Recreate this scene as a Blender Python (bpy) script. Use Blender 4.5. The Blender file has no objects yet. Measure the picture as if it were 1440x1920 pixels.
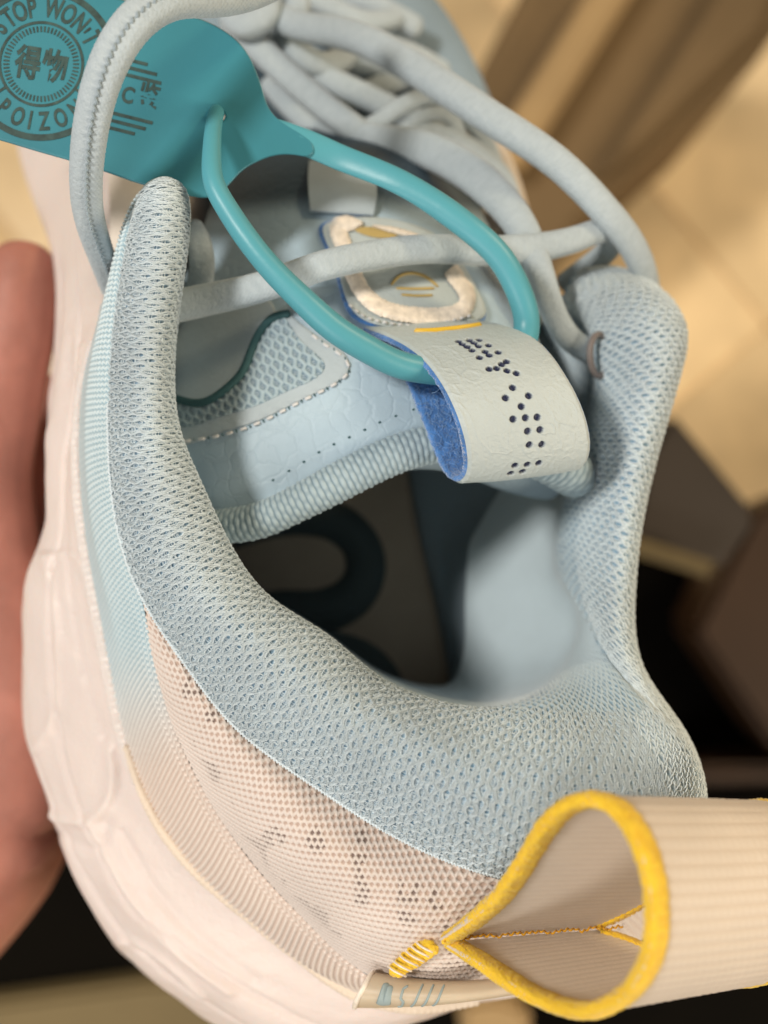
import bpy, bmesh, math, random
import numpy as np
from mathutils import Vector
random.seed(7); rng = np.random.default_rng(7)
PI = math.pi
S = bpy.context.scene
COL = S.collection
# ------------------------------------------------------------------ camera, light, exposure
Z0 = 60.0          # focus plane height above the floor, in centimetres
CAMH = 15.0        # camera height above the focus plane, in centimetres
F = 2000.0         # focal length in pixels of the 1440 x 1920 photograph
cam_d = bpy.data.cameras.new('camera'); cam = bpy.data.objects.new('camera', cam_d); COL.objects.link(cam)
cam.location = (0, 0, (Z0 + CAMH) * .01)
cam_d.sensor_fit = 'HORIZONTAL'; cam_d.sensor_width = 24.0; cam_d.lens = 24.0 * F / 1440
cam_d.clip_start = .005; cam_d.clip_end = 50
cam_d.dof.use_dof = True; cam_d.dof.focus_distance = .1495; cam_d.dof.aperture_fstop = 8.6
S.camera = cam
S.render.resolution_x, S.render.resolution_y = 768, 1024
w = bpy.data.worlds.new('World'); S.world = w; w.use_nodes = True
w.node_tree.nodes['Background'].inputs[0].default_value = (1.0, .86, .70, 1)
w.node_tree.nodes['Background'].inputs[1].default_value = .18
S.view_settings.view_transform = 'Standard'; S.view_settings.look = 'None'
S.view_settings.exposure = 0; S.view_settings.gamma = 1
S.cycles.max_bounces = 8; S.cycles.use_denoising = True

def area(name, loc, tgt, size, power, col):
    d = bpy.data.lights.new(name, 'AREA'); d.shape = 'DISK'; d.size = size; d.energy = power; d.color = col
    o = bpy.data.objects.new(name, d); COL.objects.link(o); o.location = loc
    o.rotation_euler = (Vector(tgt) - Vector(loc)).to_track_quat('-Z', 'Y').to_euler(); return o
ZF = Z0 * .01
area('ceiling_lamp', (-.62, .26, ZF + .95), (0, 0, ZF), .20, 10.5, (1.0, .94, .86))
area('added_fill', (-.42, -.62, ZF + .62), (0, 0, ZF), .40, 3.0, (1.0, .97, .93))  # added fill lamp, unseen; placed to brighten the inside of the heel loop
area('room_lamp', (.75, -.35, ZF + .45), (.02, -.01, ZF), .30, 4.6, (1.0, .86, .67))
area('floor_lamp', (1.1, 1.0, 1.3), (.35, .35, 0), .3, 10, (1.0, .80, .50))

# ------------------------------------------------------------------ helpers
def P(px, py, z):
    d = CAMH - z
    return np.array([(px - 720) / F * d, -(py - 960) / F * d, z])
def PP(a): return np.array([P(*p) for p in a], float)
def W(v):
    v = np.asarray(v, float) * .01; v = v.copy(); v[..., 2] += Z0 * .01; return v
def spline_matrix(t, q):
    """natural cubic spline as a matrix from values at t to values at q"""
    t = np.asarray(t, float); n = len(t)
    if n == 2:
        u = (q - t[0]) / (t[1] - t[0]); return np.stack([1 - u, u], 1)
    h = np.diff(t); A = np.zeros((n, n)); B = np.zeros((n, n)); A[0, 0] = A[-1, -1] = 1
    for i in range(1, n - 1):
        A[i, i-1] = h[i-1]; A[i, i] = 2 * (h[i-1] + h[i]); A[i, i+1] = h[i]
        B[i, i-1] = 6 / h[i-1]; B[i, i] = -6 / h[i-1] - 6 / h[i]; B[i, i+1] = 6 / h[i]
    M = np.linalg.solve(A, B)
    k = np.clip(np.searchsorted(t, q, side='right') - 1, 0, n - 2)
    hk = h[k]; a = (t[k+1] - q) / hk; b = (q - t[k]) / hk
    R = np.zeros((len(q), n)); r = np.arange(len(q))
    R[r, k] += a; R[r, k+1] += b
    R += ((a**3 - a) * hk**2 / 6)[:, None] * M[k] + ((b**3 - b) * hk**2 / 6)[:, None] * M[k+1]
    return R
def chord(C):
    d = np.linalg.norm(np.diff(C, axis=0), axis=-1)
    if d.ndim > 1: d = d.mean(axis=1)
    return np.concatenate([[0], np.cumsum(np.maximum(d, 1e-4)**.75)])
def spline(pts, n, closed=False):
    pts = np.asarray(pts, float)
    if closed:
        e = np.concatenate([pts[-3:], pts, pts[:3]]); t = chord(e)
        q = np.linspace(t[3], t[3 + len(pts)], n, endpoint=False); return spline_matrix(t, q) @ e
    t = chord(pts); q = np.linspace(0, t[-1], n); return spline_matrix(t, q) @ pts
def resample(c, n):
    s = np.concatenate([[0], np.cumsum(np.linalg.norm(np.diff(c, axis=0), axis=1))])
    q = np.linspace(0, s[-1], n); return np.stack([np.interp(q, s, c[:, i]) for i in range(c.shape[1])], 1)
def loft(C, nu, nv, uq=None):
    """C: S x K x 3 control net -> nu x nv x 3"""
    C = np.asarray(C, float); tu = chord(C); tv = chord(np.swapaxes(C, 0, 1))
    def even(t, n, curve):
        q = np.linspace(0, t[-1], n * 4); m = spline_matrix(t, q) @ curve
        s = np.concatenate([[0], np.cumsum(np.linalg.norm(np.diff(m, axis=0), axis=1))])
        return np.interp(np.linspace(0, s[-1], n), s, q)
    qu = even(tu, nu, C.mean(axis=1)); qv = even(tv, nv, C[len(C) // 2])
    return np.einsum('ab,bcd,ec->aed', spline_matrix(tu, qu), C, spline_matrix(tv, qv))
def normals(V):
    du = np.gradient(V, axis=0); dv = np.gradient(V, axis=1); n = np.cross(du, dv)
    return n / np.maximum(np.linalg.norm(n, axis=-1, keepdims=True), 1e-12)
def arc(V, axis):
    d = np.linalg.norm(np.diff(V, axis=axis), axis=-1); z = np.zeros_like(np.take(d, [0], axis=axis))
    return np.concatenate([z, np.cumsum(d, axis=axis)], axis=axis)
def sm(a, b, x):
    t = np.clip((x - a) / (b - a), 0, 1); return t * t * (3 - 2 * t)
def vnoise(x, y, seed=0):
    """smooth value noise, numpy"""
    xi = np.floor(x).astype(np.int64); yi = np.floor(y).astype(np.int64); fx = x - xi; fy = y - yi
    fx = fx * fx * (3 - 2 * fx); fy = fy * fy * (3 - 2 * fy)
    def h(a, b):
        v = (a * 374761393 + b * 668265263 + seed * 974634) & 0xffffffff
        v = ((v ^ (v >> 13)) * 1274126177) & 0xffffffff; return ((v ^ (v >> 16)) & 0xffff) / 65535.
    return (h(xi, yi) * (1 - fx) + h(xi + 1, yi) * fx) * (1 - fy) + (h(xi, yi + 1) * (1 - fx) + h(xi + 1, yi + 1) * fx) * fy

def mesh_np(name, verts, quads, mat, parent=None, attrs=None, uv=None, mats=None, midx=None, smooth=True, tris=None):
    """link one mesh object from arrays; verts in centimetres"""
    me = bpy.data.meshes.new(name); v = W(verts).astype(np.float32)
    me.vertices.add(len(v)); me.vertices.foreach_set('co', v.ravel())
    loops = []; starts = []; tot = 0
    if quads is not None and len(quads):
        quads = np.asarray(quads, np.int32); loops.append(quads.ravel()); starts.append(np.arange(len(quads)) * 4); tot = len(quads) * 4
    if tris is not None and len(tris):
        tris = np.asarray(tris, np.int32); loops.append(tris.ravel()); starts.append(tot + np.arange(len(tris)) * 3)
    loops = np.concatenate(loops); starts = np.concatenate(starts)
    me.loops.add(len(loops)); me.loops.foreach_set('vertex_index', loops)
    me.polygons.add(len(starts)); me.polygons.foreach_set('loop_start', starts.astype(np.int32))
    me.polygons.foreach_set('use_smooth', np.full(len(starts), smooth))
    if midx is not None: me.polygons.foreach_set('material_index', np.asarray(midx, np.int32))
    me.update(calc_edges=True)
    for k, a in (attrs or {}).items():
        at = me.attributes.new(k, 'FLOAT', 'POINT'); at.data.foreach_set('value', np.asarray(a, np.float32).ravel())
    if uv is not None:
        at = me.attributes.new('pc', 'FLOAT_VECTOR', 'POINT'); u = np.asarray(uv, np.float32)
        if u.shape[-1] == 2: u = np.concatenate([u, np.zeros(u.shape[:-1] + (1,), np.float32)], -1)
        at.data.foreach_set('vector', u.ravel())
    for m in (mats or [mat]): me.materials.append(m)
    o = bpy.data.objects.new(name, me); COL.objects.link(o)
    if parent is not None: o.parent = parent
    return o
def gridq(nu, nv, cu=False, cv=False, off=0):
    iu = np.arange(nu if cu else nu - 1); iv = np.arange(nv if cv else nv - 1)
    a, b = np.meshgrid(iu, iv, indexing='ij'); a2 = (a + 1) % nu; b2 = (b + 1) % nv
    return (np.stack([a * nv + b, a2 * nv + b, a2 * nv + b2, a * nv + b2], -1).reshape(-1, 4) + off)
def grid(name, V, mat, parent=None, attrs=None, uv=None, cu=False, cv=False):
    nu, nv = V.shape[:2]
    return mesh_np(name, V.reshape(-1, 3), gridq(nu, nv, cu, cv), mat, parent,
                   {k: a.reshape(-1) for k, a in (attrs or {}).items()}, None if uv is None else uv.reshape(nu * nv, -1))
def frames(c, up=(0, 0, 1)):
    t = np.gradient(c, axis=0); t /= np.linalg.norm(t, axis=1, keepdims=True) + 1e-12
    up = np.asarray(up, float); up = np.broadcast_to(up, c.shape)
    s = np.cross(t, up); s /= np.linalg.norm(s, axis=1, keepdims=True) + 1e-9
    n = np.cross(s, t); return t, s, n
def tube_grid(c, rw, rh, ns, up=(0, 0, 1), power=1.0):
    """swept (super)elliptical section; rw = half width, rh = half height, rounded ends"""
    t, s, n = frames(c, up); a = np.linspace(0, 2 * PI, ns, endpoint=False)
    rw = np.broadcast_to(rw, len(c)).astype(float); rh = np.broadcast_to(rh, len(c)).astype(float)
    ca = np.sign(np.cos(a)) * np.abs(np.cos(a))**power; sa = np.sign(np.sin(a)) * np.abs(np.sin(a))**power
    V = c[:, None] + s[:, None] * (rw[:, None] * ca)[..., None] + n[:, None] * (rh[:, None] * sa)[..., None]
    return V
def tube(name, pts, rw, rh, mat, parent=None, n=120, ns=24, up=(0, 0, 1), closed=False, power=1.0, relief=None, attrs=None, px=True):
    c = PP(pts) if px else np.asarray(pts, float)
    c = spline(c, n * 3, closed)
    if not closed: c = resample(c, n)
    else: n = len(c)
    if np.ndim(rw): rw = np.interp(np.linspace(0, 1, n), np.linspace(0, 1, len(rw)), rw)
    if np.ndim(rh): rh = np.interp(np.linspace(0, 1, n), np.linspace(0, 1, len(rh)), rh)
    if not closed:
        k = np.linspace(0, 1, n); L = np.linalg.norm(np.diff(c, axis=0), axis=1).sum(); e = np.minimum(k, 1 - k) * L
        r0 = np.broadcast_to(rw, n); cap = np.sqrt(np.clip(1 - (1 - np.clip(e / (r0 * .8), 0, 1))**2, 0.0004, 1))
        rw = r0 * cap; rh = np.broadcast_to(rh, n) * cap
    V = tube_grid(c, rw, rh, ns, up, power)
    uu = arc(V, 0).mean(axis=1)[:, None] * np.ones(ns); vv = np.broadcast_to(np.arange(ns) / ns, V.shape[:2])
    at = {}
    if relief is not None:
        N = np.cross(np.gradient(V, axis=0), np.roll(V, -1, 1) - np.roll(V, 1, 1)); N /= np.linalg.norm(N, axis=-1, keepdims=True) + 1e-12
        if ((N * (V - c[:, None])).sum(-1).mean()) < 0: N = -N
        h, at = relief(uu, vv); V = V + N * h[..., None]
    return grid(name, V, mat, parent, at, np.stack([uu, vv], -1), cu=closed, cv=True)

# ------------------------------------------------------------------ materials
class NT:
    def __init__(s, m): s.t = m.node_tree; s.n = s.t.nodes; s.l = s.t.links
    def add(s, typ, **k):
        o = s.n.new(typ)
        for a, b in k.items():
            if a.startswith('i_'):
                key = a[2:]; key = int(key) if key.isdigit() else key.replace('_', ' '); o.inputs[key].default_value = b
            else: setattr(o, a, b)
        return o
    def link(s, a, b): s.l.new(a, b)
def mat(name, col, rough=.7, col2=None, attr=None, nscale=None, ncol=.0, bump=0, bscale=200, sheen=0, sss=0, spec=.4,
        sub=(1, .6, .45), fine=None, grad=None, coat=0, bdist=.0003, trans=0, metallic=0, voronoi=None):
    m = bpy.data.materials.new(name); m.use_nodes = True; N = NT(m); b = N.n['Principled BSDF']
    b.inputs['Roughness'].default_value = rough; b.inputs['Specular IOR Level'].default_value = spec
    b.inputs['Metallic'].default_value = metallic
    if sheen: b.inputs['Sheen Weight'].default_value = sheen; b.inputs['Sheen Roughness'].default_value = .4
    if sss:
        b.inputs['Subsurface Weight'].default_value = sss; b.inputs['Subsurface Radius'].default_value = sub
        b.inputs['Subsurface Scale'].default_value = .004
    if coat: b.inputs['Coat Weight'].default_value = coat; b.inputs['Coat Roughness'].default_value = .25
    if trans: b.inputs['Transmission Weight'].default_value = trans
    c = N.add('ShaderNodeRGB'); c.outputs[0].default_value = (*col, 1); out = c.outputs[0]
    if grad:      # (attribute, colour): blend of dye, and of painted shade, along the piece
        a = N.add('ShaderNodeAttribute', attribute_name=grad[0]); mx = N.add('ShaderNodeMix', data_type='RGBA')
        N.link(a.outputs['Fac'], mx.inputs[0]); N.link(out, mx.inputs[6]); mx.inputs[7].default_value = (*grad[1], 1); out = mx.outputs[2]
    if attr and col2 is not None:
        a = N.add('ShaderNodeAttribute', attribute_name=attr); mx = N.add('ShaderNodeMix', data_type='RGBA')
        N.link(a.outputs['Fac'], mx.inputs[0]); mx.inputs[6].default_value = (*col2, 1); N.link(out, mx.inputs[7]); out = mx.outputs[2]
    tc = N.add('ShaderNodeTexCoord')
    if nscale:
        nz = N.add('ShaderNodeTexNoise', i_Scale=nscale, i_Detail=5.0, i_Roughness=.6); N.link(tc.outputs['Object'], nz.inputs['Vector'])
        mr = N.add('ShaderNodeMapRange', i_1=.3, i_2=.7, i_3=1 - ncol, i_4=1 + ncol); N.link(nz.outputs['Fac'], mr.inputs[0])
        mm = N.add('ShaderNodeVectorMath', operation='SCALE'); N.link(out, mm.inputs[0]); N.link(mr.outputs[0], mm.inputs['Scale']); out = mm.outputs[0]
    N.link(out, b.inputs['Base Color'])
    if bump:
        nb = N.add('ShaderNodeTexNoise', i_Scale=bscale, i_Detail=4.0, i_Roughness=.65); N.link(tc.outputs['Object'], nb.inputs['Vector'])
        h = nb.outputs['Fac']
        if fine:   # fine fibre ridges along the pattern coordinates
            at = N.add('ShaderNodeAttribute', attribute_name='pc'); mp = N.add('ShaderNodeMapping'); mp.inputs['Scale'].default_value = fine
            N.link(at.outputs['Vector'], mp.inputs['Vector'])
            n2 = N.add('ShaderNodeTexNoise', i_Scale=1.0, i_Detail=2.0); N.link(mp.outputs[0], n2.inputs['Vector'])
            ad = N.add('ShaderNodeMath', operation='ADD'); N.link(h, ad.inputs[0]); N.link(n2.outputs['Fac'], ad.inputs[1]); h = ad.outputs[0]
        if voronoi:
            vo = N.add('ShaderNodeTexVoronoi', feature='DISTANCE_TO_EDGE', i_Scale=voronoi)
            dn = N.add('ShaderNodeTexNoise', i_Scale=voronoi * .7, i_Detail=3.0); N.link(tc.outputs['Object'], dn.inputs['Vector'])
            mv = N.add('ShaderNodeVectorMath', operation='MULTIPLY_ADD'); mv.inputs[1].default_value = (.004,) * 3
            N.link(dn.outputs['Color'], mv.inputs[0]); N.link(tc.outputs['Object'], mv.inputs[2]); N.link(mv.outputs[0], vo.inputs['Vector'])
            mr2 = N.add('ShaderNodeMapRange', i_1=0.0, i_2=.10, i_3=0.0, i_4=1.0); N.link(vo.outputs['Distance'], mr2.inputs[0])
            ad2 = N.add('ShaderNodeMath', operation='ADD'); N.link(h, ad2.inputs[0]); N.link(mr2.outputs[0], ad2.inputs[1]); h = ad2.outputs[0]
        bp = N.add('ShaderNodeBump', i_Strength=bump, i_Distance=bdist); N.link(h, bp.inputs['Height']); N.link(bp.outputs[0], b.inputs['Normal'])
    return m
M = dict(
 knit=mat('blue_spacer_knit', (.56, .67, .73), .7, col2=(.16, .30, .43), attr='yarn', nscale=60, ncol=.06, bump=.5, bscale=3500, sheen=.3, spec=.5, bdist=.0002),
 yarn=mat('blue_yarn', (.74, .83, .87), .38, nscale=60, ncol=.07, bump=.3, bscale=4000, sheen=.3, spec=.55, bdist=.0001),
 knit_plain=mat('blue_knit_edge', (.42, .53, .58), .7, col2=(.12, .2, .27), attr='yarn', nscale=80, ncol=.06, bump=.5, bscale=3500, sheen=.3),
 woven=mat('woven_side_fabric', (.62, .82, .88), .42, col2=(.30, .46, .55), attr='yarn', nscale=50, ncol=.04, spec=.6, bump=.3, bscale=3000, sheen=.2),
 pink=mat('heel_net', (.79, .70, .64), .6, col2=(.34, .22, .17), attr='yarn', nscale=40, ncol=.08, bump=.4, bscale=3500, sheen=.3),
 sole=mat('translucent_midsole', (.78, .675, .63), .42, nscale=25, ncol=.05, bump=.35, bscale=260, sss=.3, spec=.5, bdist=.001),
 welt=mat('welt', (.82, .69, .56), .6, nscale=60, ncol=.08, bump=.6, bscale=900, bdist=.0004),
 upper=mat('pale_upper', (.74, .66, .58), .6, nscale=30, ncol=.08, bump=.3, bscale=300, bdist=.0006),
 tongue=mat('tongue_leather', (.39, .51, .60), .5, grad=('painted_shade', (.045, .075, .10)), nscale=70, ncol=.07, bump=.22, bscale=900, spec=.4, bdist=.0003, voronoi=320),  # the dark blend is shade painted on the tongue's upper part
 band=mat('tongue_trim', (.42, .49, .53), .55, nscale=70, ncol=.07, bump=.5, bscale=1200, bdist=.0003),
 dark_trim=mat('dark_teal_edge', (.03, .09, .10), .7, bump=.4, bscale=1500),
 liner=mat('foot_lining', (.27, .35, .41), .85, nscale=60, ncol=.08, bump=1.0, bscale=1500),
 insole=mat('insole_foam', (.34, .28, .22), .9, nscale=60, ncol=.08, bump=.4, bscale=900),
 ink_navy=mat('insole_ink', (.05, .07, .075), .8),
 leather=mat('grey_blue_leather', (.49, .55, .55), .46, col2=(.012, .02, .07), attr='solid', nscale=60, ncol=.06, bump=.55, bscale=1400, spec=.5, bdist=.0003),
 felt=mat('blue_felt', (.075, .22, .54), .95, nscale=500, ncol=.3, bump=1.0, bscale=1300, sheen=.8, bdist=.0006),
 felt_hair=mat('felt_fibre', (.25, .44, .74), .8, sheen=.5),
 thread=mat('cream_thread', (.88, .78, .66), .4, nscale=900, ncol=.18, sheen=.4, spec=.6),
 thread_blue=mat('pale_thread', (.66, .66, .66), .5, sheen=.3),
 gold=mat('yellow_print', (.52, .38, .14), .5, bump=.3, bscale=2000),
 goldbar=mat('yellow_rubber_print', (.80, .50, .04), .4, bump=.2, bscale=900),
 teal=mat('teal_plastic', (.045, .225, .285), .36, nscale=30, ncol=.03, bump=.12, bscale=300, spec=.4, bdist=.0003, sss=.0),
 teal_lit=mat('teal_plastic_lit', (.09, .35, .42), .40, nscale=30, ncol=.05, bump=.15, bscale=500, spec=.45, bdist=.0003),  # same plastic as the plate, lighter copy for the light it catches
 tag_ink=mat('dark_tag_ink', (.035, .07, .065), .6, nscale=700, ncol=.4),
 lace=mat('woven_lace', (.48, .55, .59), .75, col2=(.30, .37, .41), attr='yarn', nscale=60, ncol=.05, bump=.7, bscale=1600, sheen=.4, bdist=.0004),
 web=mat('cream_webbing', (.94, .85, .74), .6, col2=(.78, .67, .55), attr='yarn', nscale=60, ncol=.05, bump=.5, bscale=2200, sheen=.4, bdist=.0003),
 yellow=mat('yellow_binding', (.95, .62, .03), .6, col2=(.74, .36, .006), attr='yarn', nscale=200, ncol=.1, bump=.8, bscale=2000, sheen=.4, bdist=.0004),
 label=mat('heel_label_rubber', (.62, .50, .36), .45, nscale=80, ncol=.06, sss=.2),
 label_ink=mat('pale_blue_ink', (.34, .42, .42), .5),
 rivet=mat('brown_eyelet', (.20, .17, .16), .5, spec=.5),
 skin=mat('hand_skin', (.46, .19, .14), .55, nscale=60, ncol=.2, bump=.8, bscale=160, sss=.25, sub=(1, .35, .2), bdist=.0006),
)

def translucent(m, f, col):
    N = NT(m); b = N.n['Principled BSDF']; o = N.n['Material Output']; t = N.add('ShaderNodeBsdfTranslucent'); t.inputs[0].default_value = (*col, 1)
    mx = N.add('ShaderNodeMixShader'); mx.inputs[0].default_value = f; N.link(b.outputs[0], mx.inputs[1]); N.link(t.outputs[0], mx.inputs[2]); N.link(mx.outputs[0], o.inputs['Surface'])
translucent(M['web'], .28, (1.0, .9, .78))
# ------------------------------------------------------------------ top-level things
def thing(name, label, cat, loc, group=None, kind=None):
    o = bpy.data.objects.new(name, None); COL.objects.link(o); o.empty_display_size = .01; o['label'] = label; o['category'] = cat
    if group: o['group'] = group
    return o
def tag(o, label=None, cat=None, kind=None, group=None):
    if label: o['label'] = label
    if cat: o['category'] = cat
    if kind: o['kind'] = kind
    if group: o['group'] = group
    return o
shoe = thing('sneaker', 'light blue and cream running sneaker held up, seen from its heel into the collar', 'sneaker', None)

# ------------------------------------------------------------------ padded collar with its spacer knit
st = [  # outer seam, outer mid, outer crest, crest, inner crest, inner mid, deep
 [(296,350,-.95),(298,344,-.85),(302,340,-.8),(308,338,-.78),(314,340,-.8),(318,344,-.85),(320,350,-.95)],
 [(270,372,-.95),(275,352,-.62),(288,340,-.45),(308,335,-.38),(328,340,-.45),(341,354,-.66),(342,372,-1.1)],
 [(252,405,-.75),(262,372,-.35),(282,357,-.08),(308,352,.0),(335,358,-.12),(352,378,-.5),(352,400,-1.4)],
 [(238,455,-.55),(252,450,-.1),(275,447,.1),(303,445,.15),(333,445,0),(351,449,-.45),(345,455,-1.8)],
 [(214,600,-.35),(235,598,.0),(262,597,.18),(288,596,.2),(313,597,.05),(331,600,-.5),(322,600,-2.2)],
 [(203,780,-.3),(226,780,.0),(256,780,.25),(287,780,.3),(314,780,.1),(330,782,-.5),(320,785,-3)],
 [(214,950,-.25),(238,942,.15),(272,932,.35),(310,920,.4),(348,906,.2),(372,898,-.4),(362,898,-4)],
 [(262,1110,-.2),(288,1092,.2),(322,1070,.42),(362,1047,.46),(402,1024,.25),(426,1012,-.4),(410,1010,-4.5)],
 [(360,1262,-.1),(383,1228,.3),(413,1192,.55),(448,1160,.6),(482,1133,.35),(505,1118,-.4),(490,1110,-5)],
 [(455,1375,0),(483,1332,.42),(518,1285,.68),(558,1240,.7),(592,1206,.42),(613,1188,-.4),(600,1180,-5.4)],
 [(600,1480,.1),(622,1432,.55),(648,1375,.82),(676,1322,.8),(700,1286,.45),(714,1268,-.4),(705,1255,-5.7)],
 [(727,1560,.2),(745,1508,.68),(770,1437,.96),(797,1375,.92),(818,1334,.55),(832,1314,-.3),(800,1285,-5.7)],
 [(868,1624,.3),(882,1568,.85),(903,1490,1.12),(922,1412,1.02),(936,1352,.6),(940,1322,-.3),(850,1275,-5.7)],
 [(1010,1655,.3),(1020,1595,.85),(1032,1500,1.15),(1038,1410,1.0),(1038,1345,.45),(1020,1290,-.9),(868,1230,-5.7)],
 [(1170,1660,.0),(1184,1595,.55),(1188,1500,.85),(1160,1400,.7),(1122,1335,.1),(1068,1245,-1.6),(872,1180,-5.7)],
 [(1296,1610,-1.1),(1316,1540,-.5),(1309,1460,-.1),(1256,1372,.1),(1188,1300,-.35),(1092,1185,-2.0),(872,1120,-5.7)],
 [(1300,1420,-2.2),(1290,1385,-1.3),(1262,1348,-.8),(1216,1306,-.5),(1160,1260,-.9),(1080,1130,-2.4),(875,1070,-5.7)],
 [(1200,1275,-2.8),(1202,1252,-2.0),(1195,1232,-1.4),(1170,1208,-1.0),(1128,1175,-1.3),(1052,1090,-2.9),(880,1020,-5.7)],
 [(1165,1120,-3.1),(1186,1112,-2.3),(1186,1102,-1.7),(1165,1088,-1.3),(1125,1068,-1.6),(1046,1030,-3.0),(895,990,-5.7)],
 [(1172,975,-3.2),(1201,966,-2.3),(1204,958,-1.8),(1182,947,-1.4),(1140,935,-1.7),(1062,925,-3),(930,930,-5.5)],
 [(1205,805,-3.3),(1240,803,-2.5),(1244,799,-2.0),(1216,792,-1.55),(1166,788,-1.8),(1095,800,-2.8),(985,855,-4.9)],
 [(1238,688,-3.4),(1273,687,-2.7),(1276,683,-2.2),(1243,680,-1.75),(1186,690,-1.9),(1118,720,-2.7),(1020,790,-4.5)],
 [(1246,612,-3.6),(1278,611,-2.9),(1281,606,-2.5),(1247,602,-2.0),(1190,612,-2.0),(1113,645,-2.6),(1020,715,-4.3)],
 [(1215,552,-3.8),(1238,548,-3.2),(1240,545,-2.9),(1208,548,-2.4),(1158,572,-2.35),(1096,604,-2.8),(1015,665,-4.2)],
 [(1150,518,-4.0),(1164,507,-3.6),(1164,505,-3.3),(1138,520,-2.8),(1108,547,-2.7),(1066,582,-3.0),(1003,638,-4.2)],
 [(1078,510,-4.2),(1084,502,-3.9),(1082,502,-3.7),(1070,520,-3.3),(1056,548,-3.15),(1036,582,-3.3),(998,622,-4.2)],
]
def mid_col(row):
    a, b = row[-2], row[-1]; return row[:-1] + [(a[0] * .93 + b[0] * .07, a[1] * .93 + b[1] * .07, a[2] * .72 + b[2] * .28), b]
CN = np.array([[P(*p) for p in mid_col(row)] for row in st])
def knit_height(x, y, a=.108, r=.195, ply=1.0):
    """two-ply wavy yarns round staggered holes; x along the collar, y across it, in cells"""
    best = np.zeros_like(x); wave = np.cos(2*PI*y) + .22*np.sin(4*PI*y)
    k0 = np.floor(x * 2).astype(int)
    for dk in (-1, 0, 1, 2):
        k = k0 + dk; sg = np.where(k % 2 == 0, 1., -1.)
        d = x - (k * .5 + .25 + sg * a * wave)
        h = np.sqrt(np.clip(1 - (d / r)**2, 0, 1))
        h = h * (.80 + .20 * np.abs(np.sin(PI * d / r * 1.0)) * ply + .12 * np.sin(2*PI*(y*5 + d*7) * 1.0) * ply)
        h = h * (1 + .10 * sg * np.sin(2*PI*y))
        best = np.maximum(best, h)
    # fine filaments that cross the holes, lower down
    for off in (-.16, .02, .2):
        for ph in (0, .5):
            yy = (y + ph * 1.0 + off + .06*np.sin(x*9)) % 1.0; yy = np.minimum(yy, 1 - yy)
            best = np.maximum(best, .42 * np.sqrt(np.clip(1 - (yy / .055)**2, 0, 1)))
    return best
nu = 1200
V = loft(CN, nu, 900); vm_ = arc(V, 1).mean(axis=0)      # fine rows over the visible padding, coarse ones down inside
sel_v = np.unique(np.round(np.interp(np.concatenate([np.linspace(0, 2.9, 205), np.linspace(2.96, vm_[-1], 34)]), vm_, np.arange(900))).astype(int))
V = V[:, sel_v]; nv = len(sel_v)
U = arc(V, 0); crest_v = int(np.argmin(np.abs(vm_[sel_v] - 1.25))); Ulen = U[:, crest_v]
Vv = arc(V, 1); Vv = Vv - Vv[:, :1]
# cells grow slightly from the left limb to the heel
t = Ulen / Ulen[-1]
pit = np.interp(t, [0, .12, .28, .45, .6, 1], [.150, .158, .180, .215, .220, .215])
cu = np.concatenate([[0], np.cumsum(np.diff(Ulen) / ((pit[1:] + pit[:-1]) / 2))])
pv = np.interp(t, [0, .12, .28, .45, .6, 1], [.265, .26, .245, .225, .225, .23])
X = cu[:, None] + 0 * Vv
Y = (Vv - Vv[:, crest_v:crest_v+1]) / pv[:, None]
def warp(x, y): return .34 * (vnoise(x * .23, y * .23, 3) - .5) + .12 * (vnoise(x * .9, y * .9, 13) - .5), .34 * (vnoise(x * .21 + 9, y * .21, 4) - .5) + .12 * (vnoise(x * .8, y * .8 + 5, 14) - .5)
wx_, wy_ = warp(X, Y); X = X + wx_; Y = Y + wy_
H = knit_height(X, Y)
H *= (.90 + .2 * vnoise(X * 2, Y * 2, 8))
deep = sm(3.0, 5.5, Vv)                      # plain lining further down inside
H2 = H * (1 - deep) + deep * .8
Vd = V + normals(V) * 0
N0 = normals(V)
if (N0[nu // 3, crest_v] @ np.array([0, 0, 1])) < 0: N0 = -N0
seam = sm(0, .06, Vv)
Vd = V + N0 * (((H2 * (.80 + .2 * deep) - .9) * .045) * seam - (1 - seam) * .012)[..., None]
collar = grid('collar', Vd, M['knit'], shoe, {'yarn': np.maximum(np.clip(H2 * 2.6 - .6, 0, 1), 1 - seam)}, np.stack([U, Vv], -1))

# the yarns themselves, laid over the padding: wavy two-ply pairs, a loop round each hole and fine filaments
def surf(x, y):
    a_, b_ = warp(x, y); a_, b_ = warp(x - a_, y - b_); x = x - a_; y = y - b_
    ui = np.interp(x, cu, np.arange(nu)); u0 = np.clip(ui.astype(int), 0, nu - 2); fu = ui - u0
    tgt = y * np.interp(ui, np.arange(nu), pv) + np.interp(ui, np.arange(nu), Vv[:, crest_v])
    vi = np.empty_like(ui)
    for k in np.unique(u0):
        m_ = u0 == k; vi[m_] = np.interp(tgt[m_], Vv[k], np.arange(nv))
    v0 = np.clip(vi.astype(int), 0, nv - 2); fv = vi - v0
    def bl(A): return (A[u0, v0] * ((1-fu)*(1-fv))[:, None] + A[u0+1, v0] * (fu*(1-fv))[:, None] + A[u0, v0+1] * ((1-fu)*fv)[:, None] + A[u0+1, v0+1] * (fu*fv)[:, None])
    return bl(V), bl(N0), tgt
yv = []; yq = []; yoff = [0]
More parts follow.
